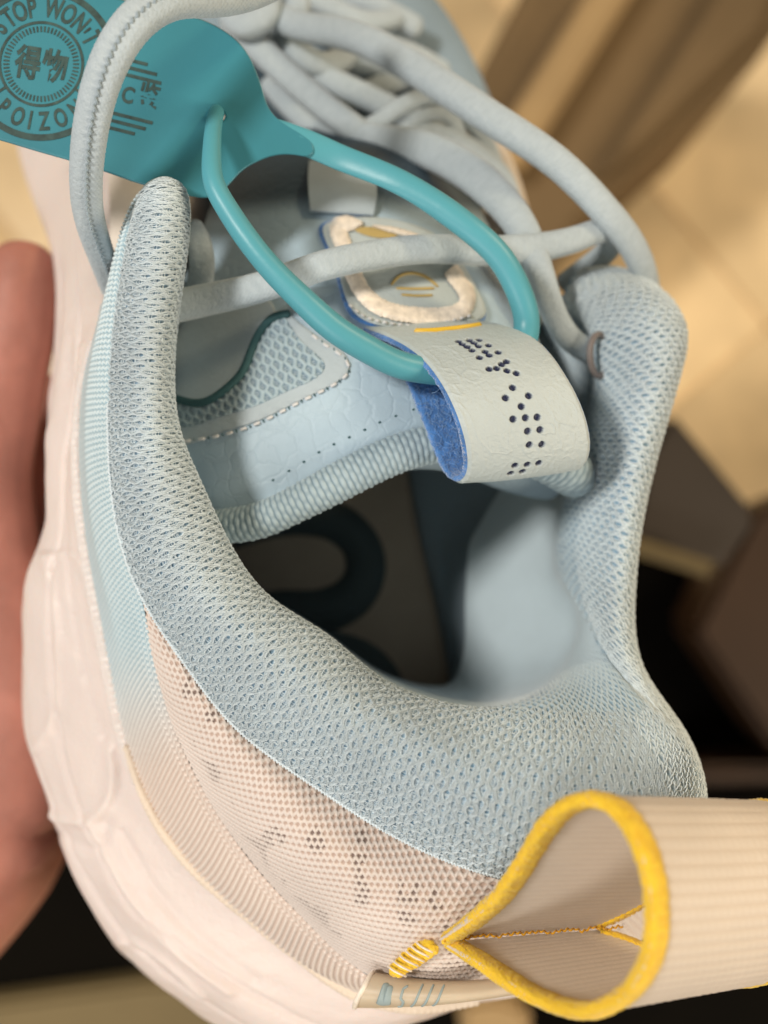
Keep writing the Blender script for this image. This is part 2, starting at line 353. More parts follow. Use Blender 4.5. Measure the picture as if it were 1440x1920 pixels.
def add_yarn(x, y, h, rad):
    p, n, L_ = surf(x, y); ok = (L_ > .012) & (L_ < 3.15)
    if ok.sum() < 3: return
    i = np.where(ok)[0]; i = np.arange(i[0], i[-1] + 1); p, n, hh = p[i], n[i], h[i]
    n = n / (np.linalg.norm(n, axis=1, keepdims=True) + 1e-9); c = p + n * (hh * .045 - .031 - .030 * sm(1.9, 3.1, L_[i]))[:, None]
    ns_ = 4 if rad > .0095 else 3; g = tube_grid(c, rad, rad, ns_, up=n); yv.append(g.reshape(-1, 3)); yq.append(gridq(len(c), ns_, False, True, yoff[0])); yoff[0] += len(c) * ns_
nc = int(cu[-1]); ys = np.arange(-8.5, 9.5, 1/11.)
for k in range(-0, 2 * nc):
    sg = 1. if k % 2 == 0 else -1.; wave = np.cos(2*PI*ys) + .22*np.sin(4*PI*ys)
    far_ = k > 1.22 * nc
    for ply in range(2 if far_ else 4):       # four strands chained round one another
        phs = ply * (PI if far_ else PI / 2) + k * 1.3; br = 2*PI*ys*1.5 + phs + 1.2*(vnoise(ys*.7, ys*0 + k, 61) - .5)
        nz_ = .05 * (vnoise(ys * 1.7 + k * 3.1, ys * 0 + ply * 7.7, 51) - .5)
        x = k * .5 + .25 + sg * .110 * wave + .122 * np.sin(br) + nz_
        add_yarn(x, ys, .90 + .34*np.cos(br*1.0) + .14*np.sin(2*PI*ys + k), .0105 if far_ else .0070)
    for y0 in np.arange(-8, 9) + (.5 if k % 2 == 0 else 0):
        a = np.linspace(-.25, 2*PI + .25, 14); jx, jy = rng.normal(size=2) * .018; sc = 1 + .12*rng.normal()
        add_yarn(k*.5 + .5 + jx + .150*sc*np.sin(a)*(1 - .30*np.cos(a)), y0 + jy - .29*sc*np.cos(a), 1.06 + .22*np.sin(a + k), .0066)
        for f_ in () if far_ else (-.04, .04, .12, .20):
            xx = np.linspace(-.17, .17, 3); add_yarn(k*.5 + .5 + xx, y0 - f_ + .05*rng.normal() + .05*(xx/.17)**2, .45 + .1*np.cos(xx*9), .0050)
tag_later = mesh_np('collar_yarn', np.concatenate(yv), np.concatenate(yq), M['yarn'], shoe); tag_later['kind'] = 'stuff'
# overlocked seam where the collar meets the net and the side band
def seamrel(u, v): return .014 * np.sin(2*PI*(u / .05 + v * 1.0)), {}
sp_ = V[:, 0] + N0[:, 0] * .006; k0_ = int(nu * .16); k1_ = int(nu * .66)
tube('seam_stitching', sp_[k0_:k1_:4], .024, .022, M['yarn'], shoe, n=1100, ns=8, px=False, relief=seamrel)

# loose fuzz standing off the knit
fv_ = []; fq_ = []; fo = 0
for i in range(700):
    a_ = rng.integers(60, nu - 300); b_ = rng.integers(15, 170); p = Vd[a_, b_]; n_ = N0[a_, b_]; d = rng.normal(size=3); d -= n_ * (d @ n_); d /= np.linalg.norm(d)
    L_ = .04 + .10 * rng.random()**2; q_ = np.linspace(0, 1, 6); e = np.cross(n_, d)
    c = p + n_ * (.012 + L_ * .6 * np.sin(q_ * 2.2) * rng.random())[:, None] + d * (q_ * L_)[:, None] + e * (.4 * L_ * rng.normal() * q_**2)[:, None]
    g = tube_grid(c, .0014, .0014, 3, up=n_ + .01); fv_.append(g.reshape(-1, 3)); fq_.append(gridq(6, 3, False, True, fo)); fo += 18
tag(mesh_np('collar_fuzz', np.concatenate(fv_), np.concatenate(fq_), M['yarn'], shoe), kind='stuff')

# lining from the collar down to the insole
low = CN[:, -1]
foot = spline([P(*p) for p in [(335,900,-7.0),(305,1000,-7.05),(385,1150,-7.05),(525,1280,-7.05),(700,1345,-7.05),(832,1325,-7.05),(838,1240,-7.05),(810,1100,-7.05),(784,980,-7.05),(764,860,-7.05),(750,720,-7.05)]], 200)
ft = np.linspace(0, 1, len(low))**.9; fi = foot[(ft * 199).astype(int)]
nrm = fi - low
L = np.stack([low + [0, 0, .0], low * .72 + fi * .28 + [0, 0, -.25], low * .35 + fi * .65 + [0, 0, -.35], fi + [0, 0, -.15]], 1)
grid('lining', loft(L, 260, 30), M['liner'], shoe, uv=None)
core = spline([P(x, y, -8.0) for x, y in [(190,-100),(150,300),(200,600),(190,900),(160,1200),(220,1450),(400,1700),(650,1840),(900,1840),(1080,1700),(1130,1400),(1060,1100),(1080,800),(1040,600),(960,300),(820,0),(600,-150)]], 160, True)
# ------------------------------------------------------------------ insole with its big dark print
zi = -6.9
io = spline([P(330,900,zi), P(300,1000,zi), P(380,1150,zi), P(520,1280,zi), P(700,1350,zi), P(835,1330,zi), P(835,1240,zi), P(808,1100,zi), P(780,980,zi), P(760,860,zi), P(740,700,zi), P(700,500,zi), P(560,420,zi), P(420,520,zi), P(350,700,zi)], 120, True)
def disc(name, outline, mat_, parent, rings=10, drop=.12, bulge=0, zf=None, **kw):
    """filled outline with a turned-down edge; outline n x 3"""
    c = outline.mean(axis=0); s = np.linspace(.02, 1, rings); n = len(outline)
    V = c + s[:, None, None] * (outline - c)[None]
    if zf is not None: V[..., 2] = zf(V)
    V[..., 2] += bulge * (1 - s[:, None]**2)
    e = V[-1].copy(); e[:, 2] -= drop; V = np.concatenate([V, e[None]])
    q = gridq(rings + 1, n, False, True); quads = q
    return mesh_np(name, V.reshape(-1, 3), quads, mat_, parent, **kw)
disc('strobel_board', core, M['liner'], shoe, drop=.5)
insole = disc('insole', io, M['insole'], shoe, drop=.3)
def ribbon_flat(name, pts, wd, mat_, parent, th=.006, n=80):
    c = resample(spline(PP(pts), 300), n); t, s, nn = frames(c); wd = np.interp(np.linspace(0, 1, n), np.linspace(0, 1, len(wd)), wd) if np.ndim(wd) else np.full(n, wd)
    pr = [(-1, -th), (-1, th), (1, th), (1, -th)]
    V = np.stack([c + s * (wd * a)[:, None] + nn * b for a, b in pr], 1)
    return grid(name, V, mat_, parent, cv=True)
zp = zi + .01
ribbon_flat('insole_print', [(430,1000,zp),(520,972,zp),(620,975,zp),(680,1030,zp),(675,1100,zp),(610,1145,zp),(530,1150,zp),(460,1160,zp)], [.34,.38,.42,.40,.42,.46,.48,.48], M['ink_navy'], insole)
ribbon_flat('insole_print', [(540,1225,zp+.01),(640,1222,zp+.01),(705,1252,zp+.01),(745,1320,zp+.01)], [.40,.40,.34,.3], M['ink_navy'], insole)
# outer right wall and quarter under the collar, the far side of the sneaker
RW = []
for i in range(13, 26):
    o = CN[i][0]; out = np.array([.0, 0, 0]); k = np.array([np.clip((o[0] - 1.2) * .05, 0, .3), -.15, 0])
    RW.append([o, o + k + [0, 0, -1.2], o + 2 * k + [.1, 0, -2.6], o + 3 * k + [.1, 0, -4.2]])
grid('quarter_panel', loft(np.array(RW), 120, 24), M['upper'], shoe)

# ------------------------------------------------------------------ woven side band
wb = [
 [(304,342,-1.05),(288,344,-1.1),(284,352,-1.4)],
 [(284,366,-.92),(264,366,-.90),(256,376,-1.2)],
 [(262,400,-.72),(243,404,-.7),(238,410,-1.1)],
 [(236,470,-.5),(222,472,-.65),(216,478,-1.1)],
 [(217,600,-.35),(196,604,-.7),(178,625,-1.4)],
 [(207,700,-.3),(180,704,-.8),(157,715,-1.7)],
 [(206,850,-.28),(176,855,-.9),(150,865,-1.9)],
 [(222,985,-.22),(192,995,-.9),(163,1012,-2.0)],
 [(262,1110,-.2),(224,1124,-.9),(186,1140,-2.0)],
 [(292,1250,-.5),(250,1264,-1.1),(213,1278,-2.0)],
 [(332,1380,-.7),(285,1400,-1.2),(242,1415,-2.0)],
 [(392,1500,-.9),(335,1518,-1.35),(282,1525,-1.9)],
 [(474,1620,-1.0),(410,1638,-1.4),(352,1622,-1.9)],
 [(564,1718,-1.0),(503,1738,-1.4),(455,1712,-1.9)],
 [(650,1800,-1.0),(598,1815,-1.4),(575,1805,-1.9)],
 [(720,1850,-1.0),(695,1860,-1.4),(690,1872,-1.9)],
]
WB = np.array([[P(*p) for p in r] for r in wb])
V = loft(WB, 1000, 104); Uw = arc(V, 0); Vw = arc(V, 1); wd = Vw[:, -1:]; vn = Vw / wd
um = Uw[:, :1] * np.ones_like(Uw)
ymid = (V[:, 0, 1])[:, None]
lowf = sm(-.9, -2.8, ymid)                # 0 in the upper part, 1 where it turns to ribs
pt = .078 * (1 - lowf) + .098 * lowf
ph = np.cumsum(np.concatenate([[[0]], np.diff(um[:, :1], axis=0) / pt[1:]]), axis=0) + vn * (.8 - 6.6 * sm(3.0, -5.0, ymid)) * wd
ridge = .5 + .5 * np.cos(2*PI*ph)
colp = .075
cph = Vw / colp + .5 * np.floor(ph)
stitch = ridge * (.5 + .5*np.cos(2*PI*(Vw / colp))) + .0
chev = np.where(np.floor(Vw / colp) % 2 == 0, 1, -1)
ph2 = ph + chev * .85 * ((Vw / colp) % 1.0 - .5)
dash = (.5 + .5*np.cos(2*PI*ph2))**1.3 * (np.sin(PI * ((Vw / colp) % 1.0))**.7)
wdash = (1 - sm(.55, .80, vn)) * (1 - lowf) + lowf * (1 - sm(.10, .22, vn))
hw = wdash * dash + (1 - wdash) * (lowf * ridge * (.8 + .2*np.cos(2*PI*Vw/.03)) + (1 - lowf) * (.22 + .10 * ridge))
Nw = normals(V)
if Nw[500, 60] @ np.array([0, 0, 1]) < 0: Nw = -Nw
Vd = V + Nw * (hw * .040)[..., None]
dye = np.clip(sm(-1.6, -3.9, ymid) * np.ones_like(hw), 0, 1)
m = M['woven']; NTm = NT(m)
M['woven'] = mat('woven_side_fabric', (.78, .88, .90), .35, col2=(.36, .50, .57), attr='yarn', grad=('dye', (.86, .76, .68)), nscale=50, ncol=.04, spec=.6, bump=.3, bscale=3000, sheen=.2)
# the ground weave takes the same dye
nt = NT(M['woven']); mixn = [n for n in nt.n if n.bl_idname == 'ShaderNodeMix'][-1]
g = nt.add('ShaderNodeMix', data_type='RGBA'); ga = nt.add('ShaderNodeAttribute', attribute_name='dye')
g.inputs[6].default_value = (.34, .50, .58, 1); g.inputs[7].default_value = (.66, .52, .44, 1)
nt.link(ga.outputs['Fac'], g.inputs[0]); nt.link(g.outputs[2], mixn.inputs[6])
grid('side_band', Vd, M['woven'], shoe, {'yarn': np.clip(hw * 1.5 - .1, 0, 1), 'dye': dye}, np.stack([Uw, Vw], -1))

# ------------------------------------------------------------------ pink-cream heel net
hp = [
 [(262,1108,-.22),(262,1109,-.22),(262,1111,-.22),(262,1112,-.22)],
 [(300,1182,-.18),(293,1186,-.2),(285,1190,-.28),(277,1194,-.38)],
 [(360,1264,-.14),(342,1272,-.1),(318,1280,-.25),(299,1284,-.55)],
 [(456,1377,-.05),(425,1386,.05),(380,1396,-.2),(341,1402,-.72)],
 [(600,1482,.05),(540,1500,.2),(465,1512,-.1),(401,1516,-.9)],
 [(727,1563,.14),(650,1600,.3),(560,1625,.0),(482,1630,-1.0)],
 [(868,1627,.22),(790,1685,.35),(680,1725,.05),(573,1728,-1.0)],
 [(960,1655,.20),(905,1722,.15),(800,1790,.05),(665,1812,-1.0)],
 [(1060,1668,.0),(1020,1740,-.7),(930,1830,-.8),(800,1872,-1.3)],
 [(1175,1668,-.3),(1160,1730,-1.7),(1090,1810,-2.0),(1000,1860,-2.3)],
 [(1290,1600,-1.4),(1285,1650,-2.5),(1260,1720,-3.0),(1200,1760,-3.4)],
]
HP = np.array([[P(*p) for p in r] for r in hp])
V = loft(HP, 660, 220); Uh = arc(V, 0); Vh = arc(V, 1)
Xw = V[..., 0]; Yw = V[..., 1]
gsl = 1.0 * sm(-4.6, -1.6, Yw)
dc_ = np.maximum(Vh[:, -1:] - Vh, 0)
Fr = Yw - .12 * gsl * (Xw + 2.7) - .28 * np.exp(-dc_ / .45) + .045 * (vnoise(Xw * 1.6, Yw * 1.6, 5) - .5)
row = Fr / .098
xs_ = np.linspace(-8, 8, 800); pq = .088 + .055 * sm(.2, 1.6, xs_); cq = np.concatenate([[0], np.cumsum(np.diff(xs_) / pq[1:])]); q = np.interp(Xw + .25 * gsl * Yw, xs_, cq)
dseam = Vh / np.maximum(Vh[:, -1:], 1e-6)
distc = Vh
net = 1 - sm(.35, 1.5, distc * (1 + .0 * dseam) / np.maximum(Vh[:, -1:], .4) * 2.2)
net = np.maximum(net, .55 * sm(.6, 1.6, Xw) * (1 - sm(.6, .8, dseam)))
amp = .06 + .15 * net; rr = .46 - .05 * net
best = np.zeros_like(row); k0 = np.floor(row).astype(int)
for dk in (-1, 0, 1, 2):
    k = k0 + dk; sg = np.where(k % 2 == 0, 1., -1.)
    d = row - (k + sg * amp * np.cos(2*PI*q))
    best = np.maximum(best, np.sqrt(np.clip(1 - (d / rr)**2, 0, 1)) * (.84 + .16 * np.cos(2*PI*(q*2 + .5*k))))
clus = sm(.58, .66, vnoise(Xw * 3.2, Yw * 2.4, 21)) * (vnoise(q * .9 + 50, row * .9, 22) > .42) * sm(.25, .6, dc_)
hn = best
Nn = normals(V)
if Nn[320, 100] @ np.array([0, 0, 1]) < 0: Nn = -Nn
wav = .02 * (vnoise(Xw * 1.3, Yw * 1.3, 6) - .5)
Vd = V + Nn * (hn * .030 + wav - .02)[..., None]
pk = M['pink']; nt = NT(pk); mixn = [n for n in nt.n if n.bl_idname == 'ShaderNodeMix'][-1]
g = nt.add('ShaderNodeMix', data_type='RGBA'); ga = nt.add('ShaderNodeAttribute', attribute_name='open')
g.inputs[6].default_value = (.55, .41, .34, 1); g.inputs[7].default_value = (.22, .155, .13, 1)
nt.link(ga.outputs['Fac'], g.inputs[0]); nt.link(g.outputs[2], mixn.inputs[6])
grid('heel_net', Vd, pk, shoe, {'yarn': np.clip(hn * 1.8 - .35 + .25 * (1 - net) * (1 - clus), 0, 1), 'open': clus}, np.stack([Xw, Yw], -1))

# ------------------------------------------------------------------ midsole
ms = [
 [(250,60,-7.5),(160,60,-8.0),(90,60,-8.6),(20,60,-9.2),(60,60,-11)],
 [(235,250,-5.8),(165,250,-6.2),(100,250,-6.8),(35,250,-7.8),(70,250,-10)],
 [(220,380,-4.2),(170,380,-4.4),(120,380,-5.0),(75,390,-6.0),(90,390,-8)],
 [(205,500,-2.8),(168,500,-3.0),(132,500,-3.5),(104,500,-4.4),(120,500,-6.5)],
 [(180,640,-1.6),(156,650,-2.0),(128,650,-2.6),(104,650,-3.5),(120,650,-6)],
 [(158,850,-2.0),(136,850,-2.25),(113,850,-2.7),(95,850,-3.5),(110,850,-6)],
 [(170,990,-2.1),(140,995,-2.35),(110,1000,-2.8),(90,1003,-3.6),(108,1005,-6)],
 [(176,1050,-2.1),(142,1060,-2.35),(98,1070,-2.7),(62,1075,-3.4),(84,1080,-6)],
 [(196,1165,-2.1),(158,1178,-2.3),(98,1190,-2.6),(52,1195,-3.4),(75,1200,-6)],
 [(222,1310,-2.1),(182,1332,-2.3),(112,1352,-2.6),(57,1365,-3.4),(80,1370,-6)],
 [(252,1430,-2.1),(205,1455,-2.25),(138,1472,-2.6),(88,1462,-3.4),(110,1465,-6)],
 [(290,1530,-2.0),(240,1562,-2.2),(175,1582,-2.6),(124,1575,-3.4),(145,1575,-6)],
 [(358,1622,-2.0),(305,1662,-2.2),(232,1700,-2.6),(177,1692,-3.4),(195,1690,-6)],
 [(460,1712,-2.0),(402,1762,-2.2),(315,1812,-2.6),(250,1803,-3.4),(265,1790,-6)],
 [(575,1802,-2.0),(520,1855,-2.2),(435,1892,-2.6),(352,1882,-3.4),(360,1870,-6)],
 [(675,1866,-2.0),(632,1915,-2.2),(560,1945,-2.6),(470,1945,-3.4),(470,1920,-6)],
 [(780,1880,-2.1),(755,1915,-2.3),(700,1938,-2.7),(640,1945,-3.5),(640,1920,-6)],
 [(900,1860,-2.5),(885,1878,-2.7),(862,1888,-3.1),(840,1890,-3.8),(830,1870,-6)],
 [(1080,1800,-3),(1080,1820,-3.2),(1075,1830,-3.6),(1060,1830,-4.2),(1040,1810,-6.2)],
 [(1240,1680,-3.6),(1255,1695,-3.8),(1258,1700,-4.1),(1245,1700,-4.6),(1200,1680,-6.4)],
 [(1290,1520,-4),(1305,1525,-4.2),(1308,1525,-4.5),(1295,1520,-5),(1240,1500,-6.6)],
]
MS = np.array([[P(*p) for p in r] for r in ms])
V = loft(MS, 520, 90); Um = arc(V, 0); Vm = arc(V, 1); vm = Vm / Vm[:, -1:]
N = normals(V)
if N[260, 22] @ np.array([0, 0, 1]) < 0: N = -N
um = Um[:, :1] / Um[-1, 0]
hm = .05 * np.sin(2*PI*(vm * 3.2 - um * 2.2)) * np.exp(-((vm - .33) / .2)**2)
gro = np.exp(-((vm - (.22 + .05*np.sin(um*14))) / .012)**2) * .07 + np.exp(-((vm - (.42 - .04*np.sin(um*11))) / .014)**2) * .06
step = .06 * (sm(.40, .42, um + .1*vm) - sm(.62, .64, um - .06*vm)) * sm(.15, .3, vm)
lump = (.05 * (vnoise(Um * .8, Vm * 1.5, 11) - .5) + .02*(vnoise(Um * 3, Vm * 4, 12) - .5)) * sm(.2, .35, um); gro = gro * sm(.2, .35, um); hm = hm * sm(.2, .35, um)
dq = CAMH - V[..., 2]; QX = V[..., 0] / dq * F + 720; QY = -V[..., 1] / dq * F + 960; rdg = 0 * QX
def polydist(pts):
    c = resample(spline(np.array(pts, float), 200), 60); D = np.full(QX.shape, 1e9)
    for x, y in c: D = np.minimum(D, (QX - x)**2 + (QY - y)**2)
    return np.sqrt(D)
for pts_, hgt, wid in [([(205,1395),(214,1460),(198,1512),(160,1540),(108,1525)], .05, 9), ([(172,1545),(238,1665),(330,1775),(432,1856)], .05, 8), ([(228,1560),(300,1682),(404,1786),(480,1840)], -.03, 8),
    ([(90,1048),(108,1180),(106,1320),(78,1400)], .045, 8), ([(232,1762),(292,1796),(380,1872)], .05, 7), ([(150,650),(140,880),(158,1050),(186,1220)], .03, 6), ([(128,640),(122,900),(130,1060),(170,1300),(205,1395)], -.03, 7),
    ([(98,1045),(140,1040),(165,1080)], .03, 8), ([(120,1560),(180,1590),(205,1540)], -.03, 8)]:
    rdg += 1.5 * hgt * np.exp(-(polydist(pts_) / wid)**2)
hm = hm + rdg
midsole = grid('midsole', V + N * (hm - gro + step + lump)[..., None], M['sole'], shoe)
# outsole under it and the scalloped edging strip
oc = np.stack([V[::4, -1], V[::4, -1] * [.9, .96, 1] + [0, 0, -.6]], 1)
grid('outsole', loft(oc[::4], 160, 6), M['sole'], shoe)
wl = [P(236,1395,-1.95), P(256,1455,-1.85), P(288,1528,-1.8), P(356,1620,-1.8), P(458,1710,-1.8), P(573,1800,-1.8), P(660,1858,-1.8), P(760,1885,-1.9), P(900,1870,-2.3)]
def beadrel(u, v): return .012 * np.sin(u * 60) * np.sin(v * 12) + .02*(vnoise(u*5, v*6, 3)-.5), {}
tube('welt', wl, [.06, .085, .10, .10, .11, .12, .13, .12], .09, M['welt'], shoe, n=240, ns=16, px=False, relief=beadrel)
ed = [P(178,640,-1.45), P(152,740,-1.85), P(146,860,-2.0), P(158,1000,-2.08), P(182,1130,-2.05), P(206,1260,-2.05), P(236,1400,-2.0), P(262,1470,-1.95)]
def lacerel(u, v): return .012 * np.abs(np.sin(u * 26)) * np.abs(np.cos(4*PI*v)) + .02*(vnoise(u*8, v*8, 5)-.5), {}
tube('edge_strip', ed, [.08,.10,.12,.13,.14,.13,.10], .035, M['sole'], shoe, n=300, ns=20, px=False, relief=lacerel)

# ------------------------------------------------------------------ tongue
tg = [
 [(300,1000,-2.0),(420,972,-1.4),(530,938,-1.25),(630,890,-1.15),(765,832,-1.15),(900,815,-1.35),(1010,838,-1.65),(1070,865,-2.05)],
 [(300,880,-2.0),(400,860,-1.45),(510,820,-1.2),(620,775,-1.1),(750,730,-1.1),(880,720,-1.4),(990,740,-1.8),(1050,765,-2.4)],
 [(310,770,-2.2),(400,745,-1.7),(510,710,-1.4),(620,670,-1.25),(745,640,-1.3),(860,630,-1.6),(960,645,-2.1),(1020,665,-2.8)],
 [(325,640,-2.6),(410,610,-2.2),(510,575,-1.9),(620,550,-1.75),(740,540,-1.8),(845,535,-2.1),(930,550,-2.6),(985,570,-3.4)],
 [(350,520,-3.1),(430,480,-2.8),(520,440,-2.5),(620,420,-2.4),(730,415,-2.4),(820,420,-2.7),(890,440,-3.2),(940,470,-4.0)],
 [(390,400,-3.9),(450,360,-3.5),(530,325,-3.3),(620,310,-3.2),(720,310,-3.2),(800,330,-3.5),(860,360,-4.0),(900,390,-4.6)],
 [(430,220,-6.8),(490,200,-6.8),(560,190,-6.8),(640,185,-6.8),(720,190,-6.8),(790,210,-6.8),(850,250,-6.9),(900,300,-7.0)],
 [(450,40,-8.6),(500,20,-8.6),(560,10,-8.6),(630,10,-8.6),(700,30,-8.6),(760,60,-8.6),(810,110,-8.7),(850,170,-8.8)],
]
TG = np.array([[P(*p) for p in r] for r in tg])
VT = loft(TG, 140, 140)
tx = np.array([p[0] for r in tg for p in r], float); ty = np.array([p[1] for r in tg for p in r], float); tz = np.array([p[2] for r in tg for p in r], float)
def tps_fit(x, y, z, reg=1e-4):
    X_ = np.stack([x, y], 1) / 500; D = np.linalg.norm(X_[:, None] - X_[None], axis=-1); K = np.where(D > 0, D**2 * np.log(D + 1e-12), 0) + reg*np.eye(len(x))
    Q = np.concatenate([np.ones((len(x), 1)), X_], 1); A = np.block([[K, Q], [Q.T, np.zeros((3, 3))]])
    s = np.linalg.solve(A, np.concatenate([z, [0, 0, 0]])); return X_, s
_tp = tps_fit(tx, ty, tz)
def tz_at(px, py):
    px = np.asarray(px, float); py = np.asarray(py, float); q = np.stack([px.ravel(), py.ravel()], 1) / 500
    D = np.linalg.norm(q[:, None] - _tp[0][None], axis=-1); K = np.where(D > 0, D**2 * np.log(D + 1e-12), 0)
    return (K @ _tp[1][:len(_tp[0])] + np.concatenate([np.ones((len(q), 1)), q], 1) @ _tp[1][-3:]).reshape(px.shape)
def on_tongue(px, py, lift=0.):
    px = np.asarray(px, float); py = np.asarray(py, float); z = tz_at(px, py) + lift; d = CAMH - z
    return np.stack([(px - 720) / F * d, -(py - 960) / F * d, z], -1)
dT = CAMH - VT[..., 2]; TXp = VT[..., 0] / dT * F + 720; TYp = -VT[..., 1] / dT * F + 960
tongue = grid('tongue', VT, M['tongue'], shoe, {'painted_shade': 1 - sm(350, 400, TYp - .10 * np.abs(TXp - 640))})  # darkened towards the laces: shade put into the colour
def patch(name, outline, lift, mat_, parent, n=90, rings=24, edge=.06, closed=True, center=None, relief=None, bulge=0):
    """a laid-on piece that follows the tongue, with its own thickness and cut edge"""
    o = spline(np.array(outline, float), n, True); c = o.mean(axis=0) if center is None else np.array(center, float)
    s = np.linspace(.01, 1, rings); G = c + s[:, None, None] * (o - c)[None]
    V = on_tongue(G[..., 0], G[..., 1], lift); at = {}
    V[..., 2] += bulge * (1 - s[:, None]**2)
    if relief is not None:
        h, at = relief(V[..., 0], V[..., 1]); V[..., 2] += h
    r1 = V[-1].copy(); G1 = c + 1.012 * (o - c); r1 = on_tongue(G1[:, 0], G1[:, 1], lift - edge * .35); r2 = on_tongue(G1[:, 0], G1[:, 1], lift - edge - .05)
    V = np.concatenate([V, r1[None], r2[None]])
    at = {k: np.concatenate([a, a[-1:], a[-1:]]) for k, a in at.items()}
    return grid(name, V, mat_, parent, at, None, cv=True)
# perforated trim panel around the mesh window, its own stitches and the dark edge
patch('trim_panel', [(322,830),(400,816),(480,790),(560,752),(625,720),(653,693),(645,665),(610,640),(560,605),(530,585),(480,590),(420,600),(330,620)], .035, M['band'], tongue, n=140, center=(470,700), edge=.05)
def winrel(x, y):
    h = knit_height(x / .17 * .72 + y / .17 * .3, y / .2 - x*1.0); return (h - 1) * .035 + .02, {'yarn': np.clip(h * 1.6 - .4, 0, 1)}
patch('mesh_window', [(330,795),(400,785),(480,760),(550,728),(600,702),(608,685),(590,662),(565,640),(545,612),(530,594),(500,596),(450,610),(340,640)], .045, M['knit_plain'], tongue, n=300, rings=150, center=(480,690), edge=.03, relief=winrel)
patch('side_flap', [(322,742),(350,751),(382,752),(420,730),(450,700),(468,660),(482,625),(515,590),(500,560),(430,560),(330,580)], .11, M['band'], tongue, n=120, center=(400,640), edge=.1)
tube('flap_edge', [tuple([x, y, float(tz_at(x, y)) + .09]) for x, y in [(322,744),(350,753),(385,753),(425,728),(455,696),(472,655),(490,618),(515,594),(545,588)]], .065, .05, M['dark_trim'], tongue, n=90, ns=10)
# stitches of the trim
stl = spline(np.array([(345,828),(400,819),(450,806),(500,786),(550,760),(600,735),(640,712),(655,692),(642,668),(612,648),(585,628)], float), 400); stl = resample(stl, 34)
hole_b = [];
for i in range(0, len(stl) - 1, 2):
    a, b = stl[i], stl[i+1]; m_ = (a + b) / 2; d = (b - a) * .5
    pts = [tuple([*(m_ - d), float(tz_at(*(m_ - d))) + .030]), tuple([*m_, float(tz_at(*m_)) + .052]), tuple([*(m_ + d), float(tz_at(*(m_ + d))) + .030])]
    tube('stitch', pts, .024, .020, M['thread_blue'], tongue, n=10, ns=8)
    hx = b + (stl[min(i+2, len(stl)-1)] - b) * .35
    pts = [tuple([*hx, float(tz_at(*hx)) + .033]), tuple([*(hx + [3, -1]), float(tz_at(*hx)) + .036])]
    tube('needle_hole', pts, .038, .012, M['dark_trim'], tongue, n=6, ns=8)
for x, y in [(512,900),(542,883),(570,866),(598,848),(626,833),(655,820),(684,806),(712,792),(742,780),(775,768)]:
    z = float(tz_at(x, y)); tube('needle_hole', [(x-3, y+1, z+.006), (x+3, y-1, z+.006)], .018, .012, M['dark_trim'], tongue, n=6, ns=8)
# knitted roll along the tongue's top edge
def rollrel(u, v):
    x = u / .088; y = v * 9
    h = np.abs(np.sin(PI * x))**.8 * (.72 + .28*np.cos(2*PI*(y + .5*np.floor(x)))) * (.9 + .1*np.cos(2*PI*u/.018))
    h = h * (.85 + .3*vnoise(x*2, y*2, 4)); return (h - .5) * .028, {'yarn': np.clip(h*1.6+.1, 0, 1)}
tube('tongue_edge', [(368,1000,-1.9),(405,988,-1.55),(470,980,-1.3),(535,955,-1.2),(600,922,-1.15),(680,880,-1.15),(760,845,-1.2),(850,828,-1.35),(940,835,-1.6),(1010,855,-1.8),(1062,880,-2.05),(1078,900,-2.5)],
     [.24,.27,.275,.28,.30,.30,.30,.30,.32,.36,.38,.34], [.24,.26,.27,.28,.3,.3,.3,.3,.32,.38,.42,.38], M['knit_plain'], tongue, n=760, ns=84, relief=rollrel)
# underside of the tongue going down into the shoe
ud = [[(400,1000,-1.8),(600,935,-1.35),(800,860,-1.45),(950,870,-1.8),(1065,905,-2.5)],
      [(400,985,-2.6),(600,930,-2.0),(800,880,-2.0),(940,915,-2.4),(1035,935,-3.1)],
      [(400,900,-3.8),(600,850,-3.2),(800,830,-3.2),(930,880,-3.5),(1000,910,-4.1)],
      [(420,700,-5.2),(600,640,-4.8),(780,640,-4.8),(880,700,-5.0),(950,760,-5.3)]]
grid('tongue_lining', loft(np.array([[P(*p) for p in r] for r in ud]), 60, 120), M['liner'], tongue)

# ------------------------------------------------------------------ emblem panel, embroidery, gold print
emb = [(608,425),(640,412),(700,408),(770,420),(830,450),(870,500),(900,555),(908,590),(860,608),(780,614),(700,606),(665,585),(645,545),(625,480)]
patch('emblem_panel', emb, .14, M['leather'], shoe, n=140, center=(755,515), edge=.12, relief=lambda x, y: (0*x, {'solid': 1 + 0*x}))
embp = shoe.children[-1] if False else [o for o in COL.objects if o.name == 'emblem_panel'][0]
patch('felt_backing', [(x - 7 if x < 700 else x, y + (6 if y > 560 else 0)) for x, y in emb], .07, M['felt'], embp, n=140, center=(752,517), edge=.1)
